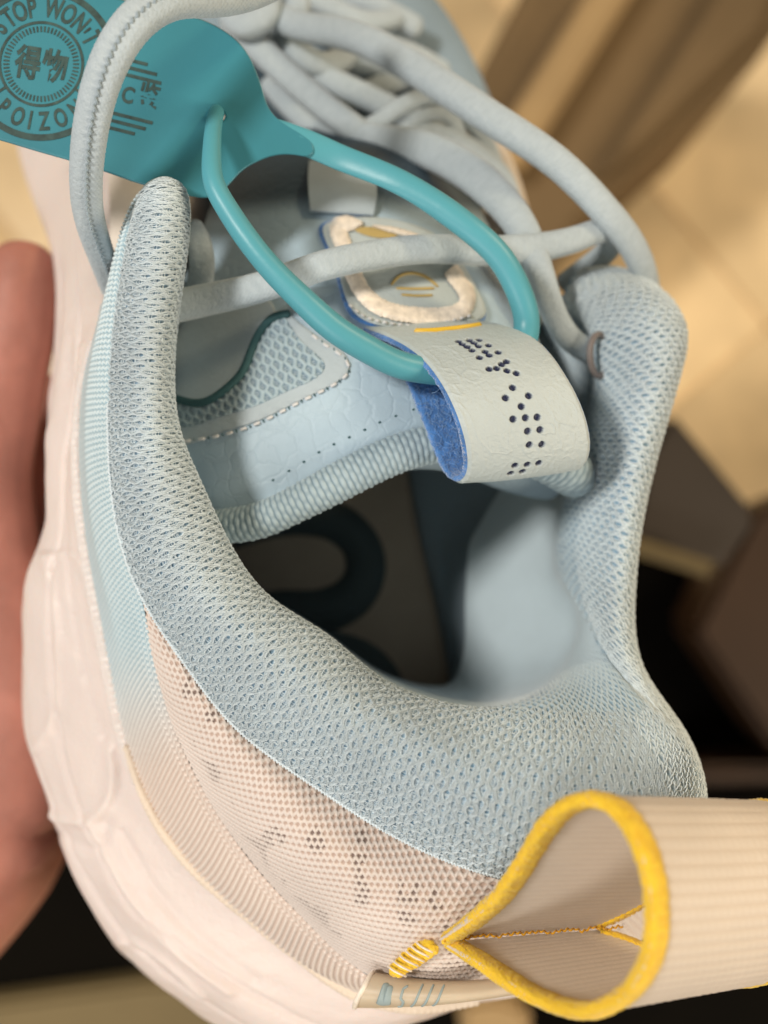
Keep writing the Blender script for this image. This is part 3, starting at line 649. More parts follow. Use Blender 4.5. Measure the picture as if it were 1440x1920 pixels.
# satin stitch band
def satin(name, path, half, count, lift, parent, mat_, jitter=.15, rad=.0125):
    c = resample(spline(np.array(path, float), 600), count); tt = np.gradient(c, axis=0); tt /= np.linalg.norm(tt, axis=1, keepdims=True)
    nn = np.stack([-tt[:, 1], tt[:, 0]], 1); vs = []; qs = []; off = 0; K = 7; R = 6
    for i in range(count):
        hw_ = half * (1 + jitter * (rng.random() - .5)) * min(1, .25 + i / 14); s = np.linspace(-1, 1, K); sl = .12 * hw_
        p = c[i] + nn[i] * (s * hw_)[:, None] + tt[i] * (s * sl)[:, None]
        P3 = on_tongue(p[:, 0], p[:, 1], lift); P3[:, 2] += .045 * (1 - s**4) + .006*rng.random()
        g = tube_grid(P3, rad * (1 + .3*rng.random()), rad * 1.1, R); vs.append(g.reshape(-1, 3)); qs.append(gridq(K, R, False, True, off)); off += K * R
    o = mesh_np(name, np.concatenate(vs), np.concatenate(qs), mat_, parent); return tag(o, kind='stuff')
satin('embroidery', [(678,419),(656,419),(634,424),(640,450),(656,495),(675,540),(700,568),(735,584),(790,592),(845,590),(872,575),(876,552),(862,530),(845,505)], 15, 210, .17, embp, M['thread'])
satin('embroidery', [(700,424),(740,432),(790,448),(820,470)], 5, 44, .17, embp, M['thread'])
def strip_on(name, path, wid, lift, mat_, parent, n=40):
    c = resample(spline(np.array(path, float), 200), n) if len(path) > 2 else resample(np.array(path, float), n)
    tt = np.gradient(c, axis=0); tt /= np.linalg.norm(tt, axis=1, keepdims=True); nn = np.stack([-tt[:, 1], tt[:, 0]], 1)
    k = np.sqrt(np.clip(1 - np.abs(np.linspace(-1, 1, n))**12, .02, 1)) * wid
    rows = []
    for a, l in ((-1, lift - .02), (-.85, lift), (.85, lift), (1, lift - .02)):
        p = c + nn * (a * k)[:, None]; rows.append(on_tongue(p[:, 0], p[:, 1], l))
    return grid(name, np.stack(rows, 1), mat_, parent)
strip_on('gold_print', [(728,560),(733,535),(748,518),(775,512),(800,520),(822,538),(830,560)][1:-1], 3.0, .165, M['gold'], embp)
strip_on('gold_print', [(742,540),(780,541),(815,540)], 2.6, .165, M['gold'], embp)
strip_on('gold_print', [(752,552),(785,554),(812,553)], 2.4, .165, M['gold'], embp)
patch('gold_print', [(664,430),(692,425),(722,431),(746,443),(716,446),(686,441)], .165, M['gold'], embp, n=40, rings=6, edge=.02)
for i in range(17):
    pth = spline(np.array([(655,580),(680,600),(720,613),(780,619),(840,612),(890,598)], float), 300); pth = resample(pth, 35)
    a, b = pth[2*i], pth[2*i+1]
    tube('stitch', [(a[0], a[1]-9, float(tz_at(a[0], a[1]-9)) + .15), ((a+b)[0]/2, (a+b)[1]/2-9, float(tz_at(*((a+b)/2))) + .18), (b[0], b[1]-9, float(tz_at(b[0], b[1]-9)) + .15)], .022, .02, M['thread_blue'], embp, n=8, ns=6)

# ------------------------------------------------------------------ leather pull tab with felt lining and punched holes
Lp = [(655,600,-1.72),(690,614,-1.30),(735,632,-.75),(785,664,-.35),(833,725,.02),(864,795,.12),(877,855,-.05),(873,893,-.3),(857,906,-.52),(838,890,-.75),(815,840,-.92),(790,775,-1.0),(765,718,-1.1)]
Rp = [(880,600,-2.0),(910,602,-1.62),(955,612,-1.15),(1005,634,-.75),(1055,692,-.38),(1090,758,-.28),(1107,822,-.45),(1103,862,-.65),(1086,880,-.85),(1062,868,-1.05),(1035,830,-1.2),(1005,775,-1.3),(975,715,-1.4)]
LC = resample(spline(PP(Lp), 600), 620); RC = resample(spline(PP(Rp), 600), 620)
nvs = 150; kk = np.linspace(0, 1, nvs)
V = LC[:, None] * (1 - kk)[None, :, None] + RC[:, None] * kk[None, :, None]
crown = .10 * np.sin(PI * kk)[None, :, None]
Nl = normals(V)
if Nl[200, 70] @ np.array([0, 0, 1]) < 0: Nl = -Nl
V = V + Nl * crown * .4
dpp = CAMH - V[..., 2]; PX = V[..., 0] / dpp * F + 720; PY = -V[..., 1] / dpp * F + 960
hl = [(860,640),(867,645),(876,650),(885,657),(899,670),(880,638),(889,643),(897,648),(909,659),(917,666),(898,637),(916,647),(934,660),
      (917,691),(931,690),(941,683),(950,677),(950,695),(968,700),(961,726),(948,745),(991,742),(978,762),(962,786),(985,784),(1007,782),(990,809),(1013,806),(993,835),(1016,834),(966,874),(989,872),(1011,869),(958,888),(980,885)]
vis = np.arange(len(LC)) < int(.70 * len(LC))
solid = np.ones(V.shape[:2]); dent = np.zeros(V.shape[:2])
for hx, hy in hl:
    dd = (PX - hx)**2 + (PY - hy)**2 + 1e7 * (~vis)[:, None]
    i, j = np.unravel_index(np.argmin(dd), dd.shape); c0 = V[i, j]
    i0, i1, j0, j1 = max(0, i-30), i+30, max(0, j-25), j+25
    d = np.linalg.norm(V[i0:i1, j0:j1] - c0, axis=-1)
    solid[i0:i1, j0:j1] = np.minimum(solid[i0:i1, j0:j1], sm(.047, .053, d)); dent[i0:i1, j0:j1] = np.maximum(dent[i0:i1, j0:j1], 1 - sm(.040, .058, d))
# creases in the leather
us = arc(V, 0); vs_ = arc(V, 1)
def creases(x, y, seed):
    n = vnoise(x, y, seed) * .6 + vnoise(x*2.1, y*2.1, seed+1) * .4; return np.exp(-((n - .5) / .022)**2)
cr = creases(us * 1.3 + 3*vnoise(us*2, vs_*2, 4), vs_ * 2.6, 31) * .8 + creases(us * 3.5, vs_ * 4.0, 35) * .5 + creases(us*6, vs_*6, 37) * .25
cr = cr * sm(.5, 1.6, us) * (.35 + .65 * vnoise(us*1.5, vs_*1.5, 9))
Vd = V + Nl * (-dent * .045 + cr * .012 + .004*vnoise(us*18, vs_*18, 40))[..., None]
edge = np.minimum(kk, 1 - kk) * 1.7; Vd = Vd - Nl * (.03 * (1 - sm(0, .05, edge)))[None, :, None]
pull = thing('pull_tab', 'x', 'x', None); del pull['label']; del pull['category']; pull.parent = shoe
grid('leather_layer', Vd, M['leather'], pull, {'solid': solid}, np.stack([us, vs_], -1))
# felt layer: inner face plus a fuzzy visible edge
Nf = Nl
fe = np.array([-.0, -.0, -.02, -.05, -.085, -.10])
th = .11
kf = np.linspace(0, 1, 80); sel = np.arange(0, 620, 3)
Lf = LC[sel]; Rf = RC[sel]; Vf = Lf[:, None] * (1 - kf)[None, :, None] + Rf[:, None] * kf[None, :, None]
Nf = Nl[sel][:, np.linspace(0, nvs-1, 80).astype(int)]
Vf = Vf + Nf * (.04 * np.sin(PI * kf)[None, :, None])
inner = Vf - Nf * (th + .02 * vnoise(us[sel][:, :1]*9 + 0*kf[None], vs_[sel][:, np.linspace(0, nvs-1, 80).astype(int)]*9, 12))[..., None]
sec = np.concatenate([(Vf - Nf * .025)[:, :1], inner, (Vf - Nf * .025)[:, -1:]], axis=1)
outl = (Vf[:, :1] - Nf[:, :1] * .06) + (Vf[:, :1] - Vf[:, 1:2]) / np.linalg.norm(Vf[:, :1] - Vf[:, 1:2], axis=-1, keepdims=True) * (.045 + .02*vnoise(us[sel][:, :1]*14, 0*us[sel][:, :1], 7))[..., None]
sec = np.concatenate([sec[:, :1], outl, sec[:, 1:]], axis=1)
grid('felt_lining', sec, M['felt'], pull)
# loose felt fibres
vs = []; qs = []; off = 0
for i in range(900):
    a = rng.integers(int(len(sel)*.70), len(sel) - 6) if rng.random() < .75 else rng.integers(20, int(len(sel)*.7)); b = rng.integers(0, 76)
    p0 = inner[a, b]; n_ = -Nf[a, b]; d = rng.normal(size=3); d -= n_ * (d @ n_); d /= np.linalg.norm(d); e = np.cross(n_, d)
    L_ = .06 + .14*rng.random(); s = np.linspace(0, 1, 5); c = p0 + d * (s * L_)[:, None] + e * (.05*rng.normal() * np.sin(PI*s))[:, None] + n_ * (.004 + .03 * rng.random() * np.sin(PI * s))[:, None]
    g = tube_grid(c, .0032, .0032, 3, up=n_); vs.append(g.reshape(-1, 3)); qs.append(gridq(5, 3, False, True, off)); off += 15
tag(mesh_np('felt_fibres', np.concatenate(vs), np.concatenate(qs), M['felt_hair'], pull), kind='stuff')
# yellow bar across the tab
def on_strap(px, py, lift):
    dd = (PX - px)**2 + (PY - py)**2 + 1e7 * (~vis)[:, None]; i, j = np.unravel_index(np.argmin(dd), dd.shape); return V[i, j] + Nl[i, j] * lift
bar = np.array([on_strap(x, y, .012) for x, y in [(776,622),(800,622),(830,620),(860,617),(885,613),(903,610)]])
tube('yellow_bar', bar, .045, .014, M['goldbar'], pull, n=50, ns=10, px=False)

# ------------------------------------------------------------------ laces
def lacerel2(su=.036, nv_=34):
    def f(u, v):
        x = u / su; y = v * nv_
        h = np.abs(np.sin(PI * (x * .5 + y * .5))) * .5 + np.abs(np.sin(PI * (x * .5 - y * .5))) * .5
        h = h * .8 + .4*(vnoise(x, y, 17) - .5)
        return (h - .5) * .011, {'yarn': np.clip(h * 1.2 + .25, 0, 1)}
    return f
def lace(pts, rw, rh, n=500, ns=64, up=(0, 0, 1), name='shoelace'):
    return tube(name, pts, rw, rh, M['lace'], shoe, n=n, ns=ns, up=up, relief=lacerel2(), power=.8)
seamless = lace([(560,-60,-1.2),(480,-22,-.4),(400,-6,.2),(318,0,.7),(255,40,.9),(208,110,.9),(178,200,.7),(163,300,.3),(166,400,-.4),(190,480,-1.2),(212,540,-1.9),(235,580,-2.4)],
     [.25,.27,.28,.28,.27,.26,.245,.235,.225,.21,.19,.18], [.17,.18,.19,.19,.18,.17,.16,.15,.15,.14,.13,.12], n=800, ns=36)
# stitched seam of beads along the big left loop
c = resample(spline(PP([(318,0,.7),(255,40,.9),(208,110,.9),(178,200,.7),(163,300,.3),(166,400,-.4),(190,480,-1.2)]), 900), 900)
c2 = spline(PP([(400,-6,.2),(318,0,.7),(255,40,.9),(208,110,.9),(178,200,.7),(163,300,.3),(166,400,-.4),(190,480,-1.2),(212,540,-1.9)]), 1500); c2 = resample(c2, 1500)
t_, s_, n_ = frames(c2); side = np.interp(np.linspace(0, 1, 1500), [0, .3, .6, 1], [.02, .05, .09, .07]); ph_ = np.linspace(0, 2*PI*62, 1500)
sgn = 1 if (s_[700] @ np.array([1, 0, 0])) > 0 else -1
bead = c2 + s_ * (sgn * (side + .018*np.sin(ph_)))[:, None] + n_ * (.178 + .012*np.cos(ph_*1.0))[:, None]
ln = tube('lace_seam', bead, .016, .016, M['lace'], seamless, n=1500, ns=6, px=False)
groove = c2 + s_ * (sgn * (side - .045))[:, None] + n_ * .146
lace([(190,590,-2.0),(260,585,-1.7),(340,572,-1.5),(420,555,-1.35),(500,535,-1.15),(600,500,-1.0),(700,478,-1.15),(800,467,-1.5),(900,470,-2.0),(1000,465,-2.3),(1080,448,-2.5),(1135,432,-2.9),(1150,450,-3.3),(1128,480,-3.6),(1090,510,-3.8),(1050,540,-4)],
     [.22,.24,.25,.24,.225,.22,.22,.22,.22,.23,.24,.22,.2,.2,.2,.2], [.16,.18,.19,.18,.17,.16,.16,.16,.17,.18,.19,.18,.16,.16,.16,.16], n=800, ns=36)
lace([(430,-30,-5.2),(500,15,-5.0),(560,48,-4.6),(640,62,-4.1),(740,105,-3.5),(850,175,-2.9),(950,240,-2.5),(1050,310,-2.3),(1130,390,-2.4),(1185,460,-2.8),(1212,530,-3.4),(1218,600,-4.2)],
     [.2,.24,.27,.28,.28,.28,.27,.26,.25,.24,.22,.2], [.16,.19,.2,.2,.2,.2,.19,.19,.18,.17,.16,.16], n=500, ns=32)
lace([(600,225,-5.2),(690,258,-4.3),(780,275,-3.8),(860,310,-3.3),(930,365,-2.8),(985,440,-2.4),(1015,520,-2.2),(1040,590,-2.3),(1075,640,-2.6),(1118,665,-2.95),(1150,680,-3.4)],
     [.2,.24,.28,.32,.33,.31,.27,.23,.2,.2,.2], [.15,.16,.17,.18,.18,.18,.17,.16,.16,.16,.16], n=500, ns=32)
# crossings and the knot further down the sneaker
for pts, r in [
  ([(425,30,-5.3),(500,105,-4.9),(560,160,-4.7),(620,210,-4.5),(685,258,-4.5),(720,300,-5.6)], .25),
  ([(530,50,-5.6),(555,95,-5.2),(600,122,-5.3),(645,105,-5.8),(660,80,-6.6)], .25),
  ([(555,125,-5.6),(640,160,-5.3),(725,200,-5.3),(800,238,-5.5),(840,270,-6.2)], .24),
  ([(640,262,-4.8),(720,222,-4.7),(765,192,-4.7),(810,180,-4.8),(860,205,-5.0),(900,250,-5.2),(928,310,-5.4),(935,360,-5.8)], .16),
  ([(735,262,-4.9),(785,222,-4.8),(820,212,-4.8),(850,228,-4.9),(862,262,-5.2)], .13),
  ([(620,118,-6.2),(700,122,-6.0),(780,140,-6.1),(850,190,-6.4),(900,240,-7.0)], .24),
  ([(560,210,-6.0),(640,195,-5.9),(720,160,-6.0),(790,130,-6.5)], .23),
  ([(720,262,-5.0),(810,252,-4.9),(890,285,-5.0),(945,340,-5.2),(965,410,-5.6)], .20),
  ([(600,60,-6.6),(680,82,-6.5),(760,100,-6.7),(840,145,-7.1)], .24),
  ([(640,-10,-7.4),(720,20,-7.2),(790,60,-7.4)], .24),
  ([(520,-20,-6.6),(600,5,-6.6),(680,40,-6.7),(750,30,-7.2)], .22),
  ([(428,20,-4.9),(462,46,-4.6),(500,24,-4.6),(484,-14,-4.8),(445,-20,-5.0)], .25),
  ([(515,44,-5.1),(556,22,-4.9),(550,-20,-5.0),(510,-34,-5.2)], .23),
  ([(478,60,-5.4),(520,100,-5.4),(570,150,-5.6),(600,200,-6.0)], .24),
  ([(500,150,-6.2),(560,215,-5.6),(625,262,-5.2),(690,300,-5.2),(730,350,-5.6)], .22),
  ([(880,330,-5.8),(830,300,-5.6),(770,290,-5.5),(700,320,-5.6)], .20),
  ([(352,420,-1.9),(372,455,-1.8),(378,510,-1.9),(362,560,-2.2)], .2)]:
    lace(pts, r, r * .75, n=160, ns=32)
# eyelet ring where the lace enters the quarter
a = np.linspace(0, 2*PI, 60, endpoint=False); e0 = P(1124, 666, -2.42); ax1 = np.array([.18, .02, -.12]); ax2 = np.array([-.02, .33, .05])
ring = e0 + np.cos(a)[:, None] * ax1 + np.sin(a)[:, None] * ax2
tube('eyelet', ring, .055, .055, M['rivet'], shoe, closed=True, ns=14, px=False, up=(.6, 0, .8))

# ------------------------------------------------------------------ forefoot upper
fu = [
 [(420,520,-5.2),(440,560,-5.6),(700,560,-6.2),(960,600,-5.4),(1010,560,-4.6),(1040,590,-4.4)],
 [(300,420,-5.2),(430,420,-5.2),(700,400,-5.6),(930,420,-5.6),(985,430,-5.0),(1010,470,-5.6)],
 [(230,300,-7.0),(430,250,-7.6),(650,240,-7.7),(860,260,-7.3),(958,310,-6.5),(975,340,-7.8)],
 [(200,160,-8.0),(420,120,-8.6),(640,100,-8.7),(800,140,-8.3),(905,205,-7.6),(925,240,-9)],
 [(190,0,-9.0),(400,-20,-9.4),(600,-30,-9.4),(740,-10,-9.2),(838,90,-8.6),(850,120,-10)],
 [(190,-150,-9.6),(400,-180,-9.0),(560,-190,-8.8),(700,-160,-8.9),(790,-60,-9.4),(800,-20,-11)],
]
FV = loft(np.array([[P(*p) for p in r] for r in fu]), 120, 120)
dV = CAMH - FV[..., 2]; fx_ = FV[..., 0] / dV * F + 720; fy_ = -FV[..., 1] / dV * F + 960
M['vamp'] = mat('vamp_fabric', (.74, .66, .58), .7, grad=('painted_shade', (.06, .09, .115)), nscale=60, ncol=.08, bump=.5, bscale=900)  # dark tone is the shade between the laces, put into the colour
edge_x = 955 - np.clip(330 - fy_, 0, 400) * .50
grid('forefoot_upper', FV, M['vamp'], shoe, {'painted_shade': sm(330, 400, fx_) * (1 - sm(-75, -35, fx_ - edge_x))})  # painted shade over the middle, edges left pale
# small lace keepers seen between the laces
for pts in ([(600,20),(640,22),(640,60),(600,58)], [(560,-5),(600,-5),(595,30),(560,28)], [(655,25),(690,35),(690,75),(650,62)]):
    z = -7.35; o = [P(x, y, z) for x, y in pts]
    disc('lace_keeper', spline(np.array(o), 32, True), M['lace'], shoe, rings=6, drop=.2, bulge=.08)
# pale side eyestay peeking beside the left limb
es = [[(205,470,-3.2),(240,470,-3.0),(300,470,-3.0)],[(205,380,-3.6),(250,380,-3.4),(330,380,-3.4)],[(200,300,-4.4),(260,310,-4.0),(380,330,-4.0)],[(190,200,-5.2),(260,200,-5),(440,220,-5.2)]]
grid('eyestay', loft(np.array([[P(*p) for p in r] for r in es]), 40, 40), M['upper'], shoe)
# tongue loop strip behind the emblem
kp = [[(580,300,-3.1),(640,305,-3.0),(705,345,-3.1)],[(578,350,-3.0),(640,352,-2.9),(706,372,-3.0)],[(582,395,-2.75),(640,400,-2.7),(700,404,-2.75)]]
kp = [[(x, y, float(tz_at(x, y)) + (.13 if i < 2 else .05)) for x, y, z in r] for i, r in enumerate(kp)]
KV = loft(np.array([[P(*p) for p in r] for r in kp]), 30, 30); KB = KV.copy(); KB[..., 2] -= .1
grid('tongue_loop', np.concatenate([KV, KB[::-1]]), M['band'], tongue)

# ------------------------------------------------------------------ heel pull loop: ribbed webbing with yellow bindings
Nn_ = [(822,1763,.55),(872,1728,.95),(935,1668,1.45),(985,1590,1.9),(1030,1528,2.25),(1085,1500,2.5),(1145,1518,2.75),(1192,1590,2.95),(1215,1700,3.0),(1204,1800,2.85),(1150,1872,2.5),(1068,1895,2.0),(970,1858,1.45),(895,1808,.95),(828,1768,.5)]
NC = resample(spline(PP(Nn_), 900), 560)
E = np.array([2.45, -.48, -1.65])
tnorm = np.linspace(0, 1, 560)
sq = (np.sin(PI * tnorm)**.5)[:, None]
cen = NC.mean(axis=0)
FC = NC + E + (cen - NC) * .05 * sq + np.array([.45, -.02, -.25]) * sq
nw = 76; kw = np.linspace(0, 1, nw)
VW = NC[:, None] * (1 - kw)[None, :, None] + FC[:, None] * kw[None, :, None]
ul = arc(VW, 0); vl = arc(VW, 1); Nw_ = normals(VW)
mid = VW[280, 38]; outdir = VW[280, 38] - VW.mean(axis=(0, 1))
if Nw_[280, 38] @ outdir < 0: Nw_ = -Nw_
rib = np.abs(np.sin(PI * ul / .16))**.6; knk = .5 + .5*np.cos(2*PI*(vl / .10 + .5*np.floor(ul / .16)))
hrib = rib * (.75 + .25 * knk); 
pinw = (.1 + .9 * np.clip(np.minimum(tnorm, 1 - tnorm) / .12, 0, 1))[:, None]; hrib = hrib * (.35 + .65 * vnoise(ul*.8, vl*.6, 77)) * (.8 + .2*np.cos(2*PI*vl/.035 + PI*np.floor(ul/.16)))
outer = VW + Nw_ * (pinw * (.045 + .024 * hrib))[..., None]; innr = VW - Nw_ * (pinw * .045 + .012 * np.abs(np.sin(PI * ul / .11)) * (.6 + .4*knk))[..., None]
hl_ = thing('heel_loop', 'x', 'x', None); del hl_['label']; del hl_['category']; hl_.parent = shoe
G = np.concatenate([outer, innr[:, ::-1]], axis=1)
grid('webbing', G, M['web'], hl_, {'yarn': np.concatenate([np.clip(hrib*1.2, 0, 1), .6 + .4*np.abs(np.sin(PI*ul/.11))[:, ::-1]], axis=1)}, cv=True)
def bindrel(u, v):
    x = u / .055; h = .5*np.abs(np.sin(PI * (x + 2*np.abs(v - .5)*3)))**.8 + .5*vnoise(x*1.3, v*14, 23) ; big = .6 * vnoise(u*3, v*4, 9)
    return (h - .5) * .045 + (big - .3) * .03, {'yarn': np.clip(h*1.5, 0, 1)}
t_, s_, n_ = frames(NC)
for nm, CC, rot in (('yellow_binding', NC, 0), ('yellow_binding', FC, 1)):
    t_ = np.gradient(CC, axis=0); t_ /= np.linalg.norm(t_, axis=1, keepdims=True)
    wdir = (E / np.linalg.norm(E))[None] * np.ones((560, 1)); wdir = wdir - t_ * (wdir * t_).sum(1, keepdims=True); wdir /= np.linalg.norm(wdir, axis=1, keepdims=True)
    nd = np.cross(t_, wdir); c = CC + wdir * (.14 if rot == 0 else -.14)
    ns = 48; a = np.linspace(0, 2*PI, ns, endpoint=False); ca = np.sign(np.cos(a))*np.abs(np.cos(a))**.7; sa = np.sign(np.sin(a))*np.abs(np.sin(a))**.8
    pin = np.clip(np.minimum(tnorm, 1 - tnorm) / .10, .0, 1)[:, None]**.7
    wv = (.155 - .055*rot) * (.60 + .40*pin); hv = (.098 - .03*rot) * (.80 + .20*pin)
    Vb = c[:, None] + wdir[:, None] * (wv * ca)[..., None] + nd[:, None] * (hv * sa)[..., None]
    uu = arc(Vb, 0); vv = np.broadcast_to(a / (2*PI), uu.shape); h, at = bindrel(uu, vv)
    Nb = Vb - c[:, None]; Nb /= np.linalg.norm(Nb, axis=-1, keepdims=True)
    grid(nm, Vb + Nb * h[..., None], M['yellow'], hl_, at, cv=True)
# ragged yellow thread line where the two layers meet
sl = np.linspace(0, 1, 260)[:, None]; seamline = (P(832,1762,.62) * (1 - sl) + P(1168,1738,-.6) * sl) + np.array([0, .05, .12]) * np.sin(PI * sl) * 0
seamline = seamline + np.stack([0*sl[:, 0], np.clip(.012*np.sin(sl[:, 0]*190),-1,1) + .06*(vnoise(sl[:, 0]*40, 0*sl[:, 0], 3)-.5), .02*np.cos(sl[:, 0]*190)], 1)
tube('seam_thread', seamline, .015, .013, M['yellow'], hl_, n=260, ns=8, px=False)
# bar tack: yellow pad with white zigzag threads
pad = [P(735,1826,-.15), P(760,1806,-.05), P(785,1788,.1), P(812,1772,.4)]
def padrel(u, v): return .03*(vnoise(u*14, v*14, 5)-.4) + .015*np.abs(np.sin(u*40)), {'yarn': np.clip(.4 + vnoise(u*18, v*12, 6), 0, 1)}
tube('bar_tack_pad', pad, [.09,.13,.14,.11], .06, M['yellow'], hl_, n=120, ns=24, px=False, relief=padrel)
for x, y in [(742,1822),(752,1812),(764,1802),(776,1794),(786,1785),(796,1778)]:
    z = -.05 + (x - 735) / 75 * .42
    tube('white_thread', [(x-16, y-12, z-.02), (x-4, y-2, z+.12), (x+10, y+5, z+.12), (x+20, y+9, z-.02)], .016, .016, M['thread'], hl_, n=16, ns=6)

# ------------------------------------------------------------------ folded heel label
lb = [[(666,1884,-.85),(665,1878,-.8)]]
la = PP([(664,1888,-.8),(668,1862,-.55),(684,1836,-.4),(702,1828,-.5)]); 
lo = [[(700,1824,-.75),(692,1834,-.35),(676,1862,-.25),(665,1890,-.65)],
      [(740,1828,-.65),(730,1842,-.25),(722,1868,-.15),(718,1890,-.6)],
      [(800,1836,-.5),(795,1848,-.1),(790,1872,.0),(786,1886,-.5)],
      [(880,1838,-.4),(882,1848,.0),(880,1868,.1),(875,1876,-.4)],
      [(960,1830,-.4),(965,1838,.0),(965,1856,.1),(960,1864,-.4)]]
LO = np.array([[P(*p) for p in r] for r in lo]); LV = loft(LO, 120, 40)
NL = normals(LV)
if NL[60, 20] @ np.array([0, 0, 1]) < 0: NL = -NL
LB = LV - NL * .06
label = grid('heel_label', np.concatenate([LV, LB[:, ::-1]], axis=1), M['label'], shoe, cv=True)
rim = np.array([LV[0, i] for i in range(0, 40, 3)])
tube('label_lip', rim, .04, .03, M['thread'], label, n=60, ns=8, px=False)
lip = spline(PP([(690,1836,-.5),(678,1850,-.42),(671,1868,-.45),(676,1872,-.5),(688,1855,-.5),(695,1840,-.5)]), 40, True)
disc('label_inside', lip + [0, 0, .12], M['label_ink'], label, rings=5, drop=.03)
def text_mesh(s, size):
    cu_ = bpy.data.curves.new('t', 'FONT'); cu_.body = s; cu_.size = size; cu_.align_x = 'CENTER'; cu_.align_y = 'CENTER'; cu_.offset = .028 * size
    o = bpy.data.objects.new('t', cu_); COL.objects.link(o); dg = bpy.context.evaluated_depsgraph_get(); me = bpy.data.meshes.new_from_object(o.evaluated_get(dg))
    v = np.zeros(len(me.vertices) * 3); me.vertices.foreach_get('co', v); v = v.reshape(-1, 3)[:, :2]
    me.calc_loop_triangles(); f = np.zeros(len(me.loop_triangles) * 3, np.int32); me.loop_triangles.foreach_get('vertices', f)
    bpy.data.objects.remove(o); bpy.data.curves.remove(cu_); bpy.data.meshes.remove(me); return v, f.reshape(-1, 3)
def on_label(a, b, lift):  # a along 0..1, b across 0..1
    i = np.clip(a * 119, 0, 118.99); j = np.clip(b * 39, 0, 38.99); i0 = i.astype(int); j0 = j.astype(int); fi = (i - i0)[:, None]; fj = (j - j0)[:, None]
    return (LV[i0, j0]*(1-fi)*(1-fj) + LV[i0+1, j0]*fi*(1-fj) + LV[i0, j0+1]*(1-fi)*fj + LV[i0+1, j0+1]*fi*fj) + NL[i0, j0] * lift
def stroke(pts, wdt=.022):
    p = resample(np.array(pts, float), 40); p3 = on_label(p[:, 0], p[:, 1], .004)
    tube('lettering', p3, wdt, .012, M['label_ink'], label, n=40, ns=8, px=False)
stroke([(.150,.66),(.162,.36)], .075); stroke([(.182,.64),(.190,.38)], .06)
stroke([(.300,.36),(.272,.40),(.268,.50),(.290,.54),(.284,.66),(.256,.70)], .02)
for a_ in (.345, .415, .485): stroke([(a_,.70),(a_ + .05,.32)], .018)

# ------------------------------------------------------------------ teal security tag
tagt = thing('security_tag', 'flat teal plastic security tag looped through the leather tab of the tongue', 'tag', None)
p0, p1, p2 = P(0, 120, -.55), P(300, 330, -.75), P(520, 150, -1.0)
pn = np.cross(p1 - p0, p2 - p0); pn /= np.linalg.norm(pn); pn = pn if pn[2] > 0 else -pn
camp = np.array([0, 0, CAMH])
def on_plate(px, py, lift=0.):
    px = np.asarray(px, float); py = np.asarray(py, float); d = np.stack([(px - 720) / F, -(py - 960) / F, -np.ones_like(px)], -1)
    tt = ((p0 - camp) @ pn + lift) / (d @ pn); return camp + d * tt[..., None]
ol = [(-160,225),(-60,247),(0,262),(70,283),(130,300),(200,322),(255,342),(330,362),(386,372),(408,366),(430,345),(455,316),(485,300),(515,289),(550,288),(585,296),(596,276),(570,254),(535,234),(512,216),(500,196),(487,150),(470,108),(448,78),(420,56),(385,38),(340,24),(290,14),(200,-8),(80,-38),(-40,-65),(-150,-80)]
oo = resample(np.concatenate([np.array(ol, float), [ol[0]]]), 260)[:-1]
k = np.ones(5) / 5; oo = np.stack([np.convolve(np.concatenate([oo[-2:, i], oo[:, i], oo[:2, i]]), k, 'valid') for i in range(2)], 1)
# hole for the cord is a real opening: quads between hole rim and outline, star-shaped about the hole, in two shells
hc = np.array([405., 217.])
ang = np.arctan2(oo[:, 1] - hc[1], oo[:, 0] - hc[0]); hr = np.stack([hc[0] + 17*np.cos(ang), hc[1] + 13*np.sin(ang)], 1)
s = np.concatenate([[0, .02], np.linspace(.05, .97, 14), [.992, 1.0]])
G = hr[None] * (1 - s)[:, None, None] + oo[None] * s[:, None, None]
top = on_plate(G[..., 0], G[..., 1], 0.0); bot = on_plate(G[..., 0], G[..., 1], -.13)
top[0] -= pn * .02; top[-1] -= pn * .03
plate = grid('tag_plate', np.concatenate([top, bot[::-1], top[:1]]), M['teal'], tagt, cv=True)
# strap: flat tail leaving the plate, through the pull tab, back as a round cord to the hole
zz = lambda x, y: float(on_plate(x, y, -.065)[2])
sp = [(470,225,zz(470,225)),(530,252,zz(530,252)),(580,270,zz(580,270)),(635,294,zz(635,294)),(730,332,-.97),(810,377,-.95),(880,428,-.95),(935,480,-1.0),(970,540,-1.1),(987,600,-1.25),(978,650,-1.2),(930,690,-.95),(870,700,-.75),(815,696,-.55),(750,684,-.35),(690,655,-.15),(630,618,.0),(570,565,.1),(510,505,.15),(458,440,.15),(425,390,.1),(402,345,.05),(397,290,-.15),(400,240,-.45),(405,214,-.85),(408,208,-1.2)]
rwv = [.16,.205,.20,.195,.19,.19,.20,.20,.20,.20,.20,.20,.20,.20,.20,.20,.20,.195,.18,.17,.165,.155,.14,.125,.12,.12]
rhv = [.05,.06,.062,.064,.07,.10,.15,.17,.18,.19,.20,.20,.20,.20,.20,.20,.20,.20,.195,.18,.17,.165,.155,.14,.125,.12,.12]
tube('strap', sp, rwv, rhv, M['teal_lit'], tagt, n=500, ns=32)
kn = spline(PP(sp), 600); kn = resample(kn, 500)
kpos = [P(396, 352, .07), P(404, 340, .04)]
tube('strap_collar', [P(384+20, 358, .08), P(400, 340, .03)], .155, .155, M['teal_lit'], tagt, n=24, ns=32, px=False)
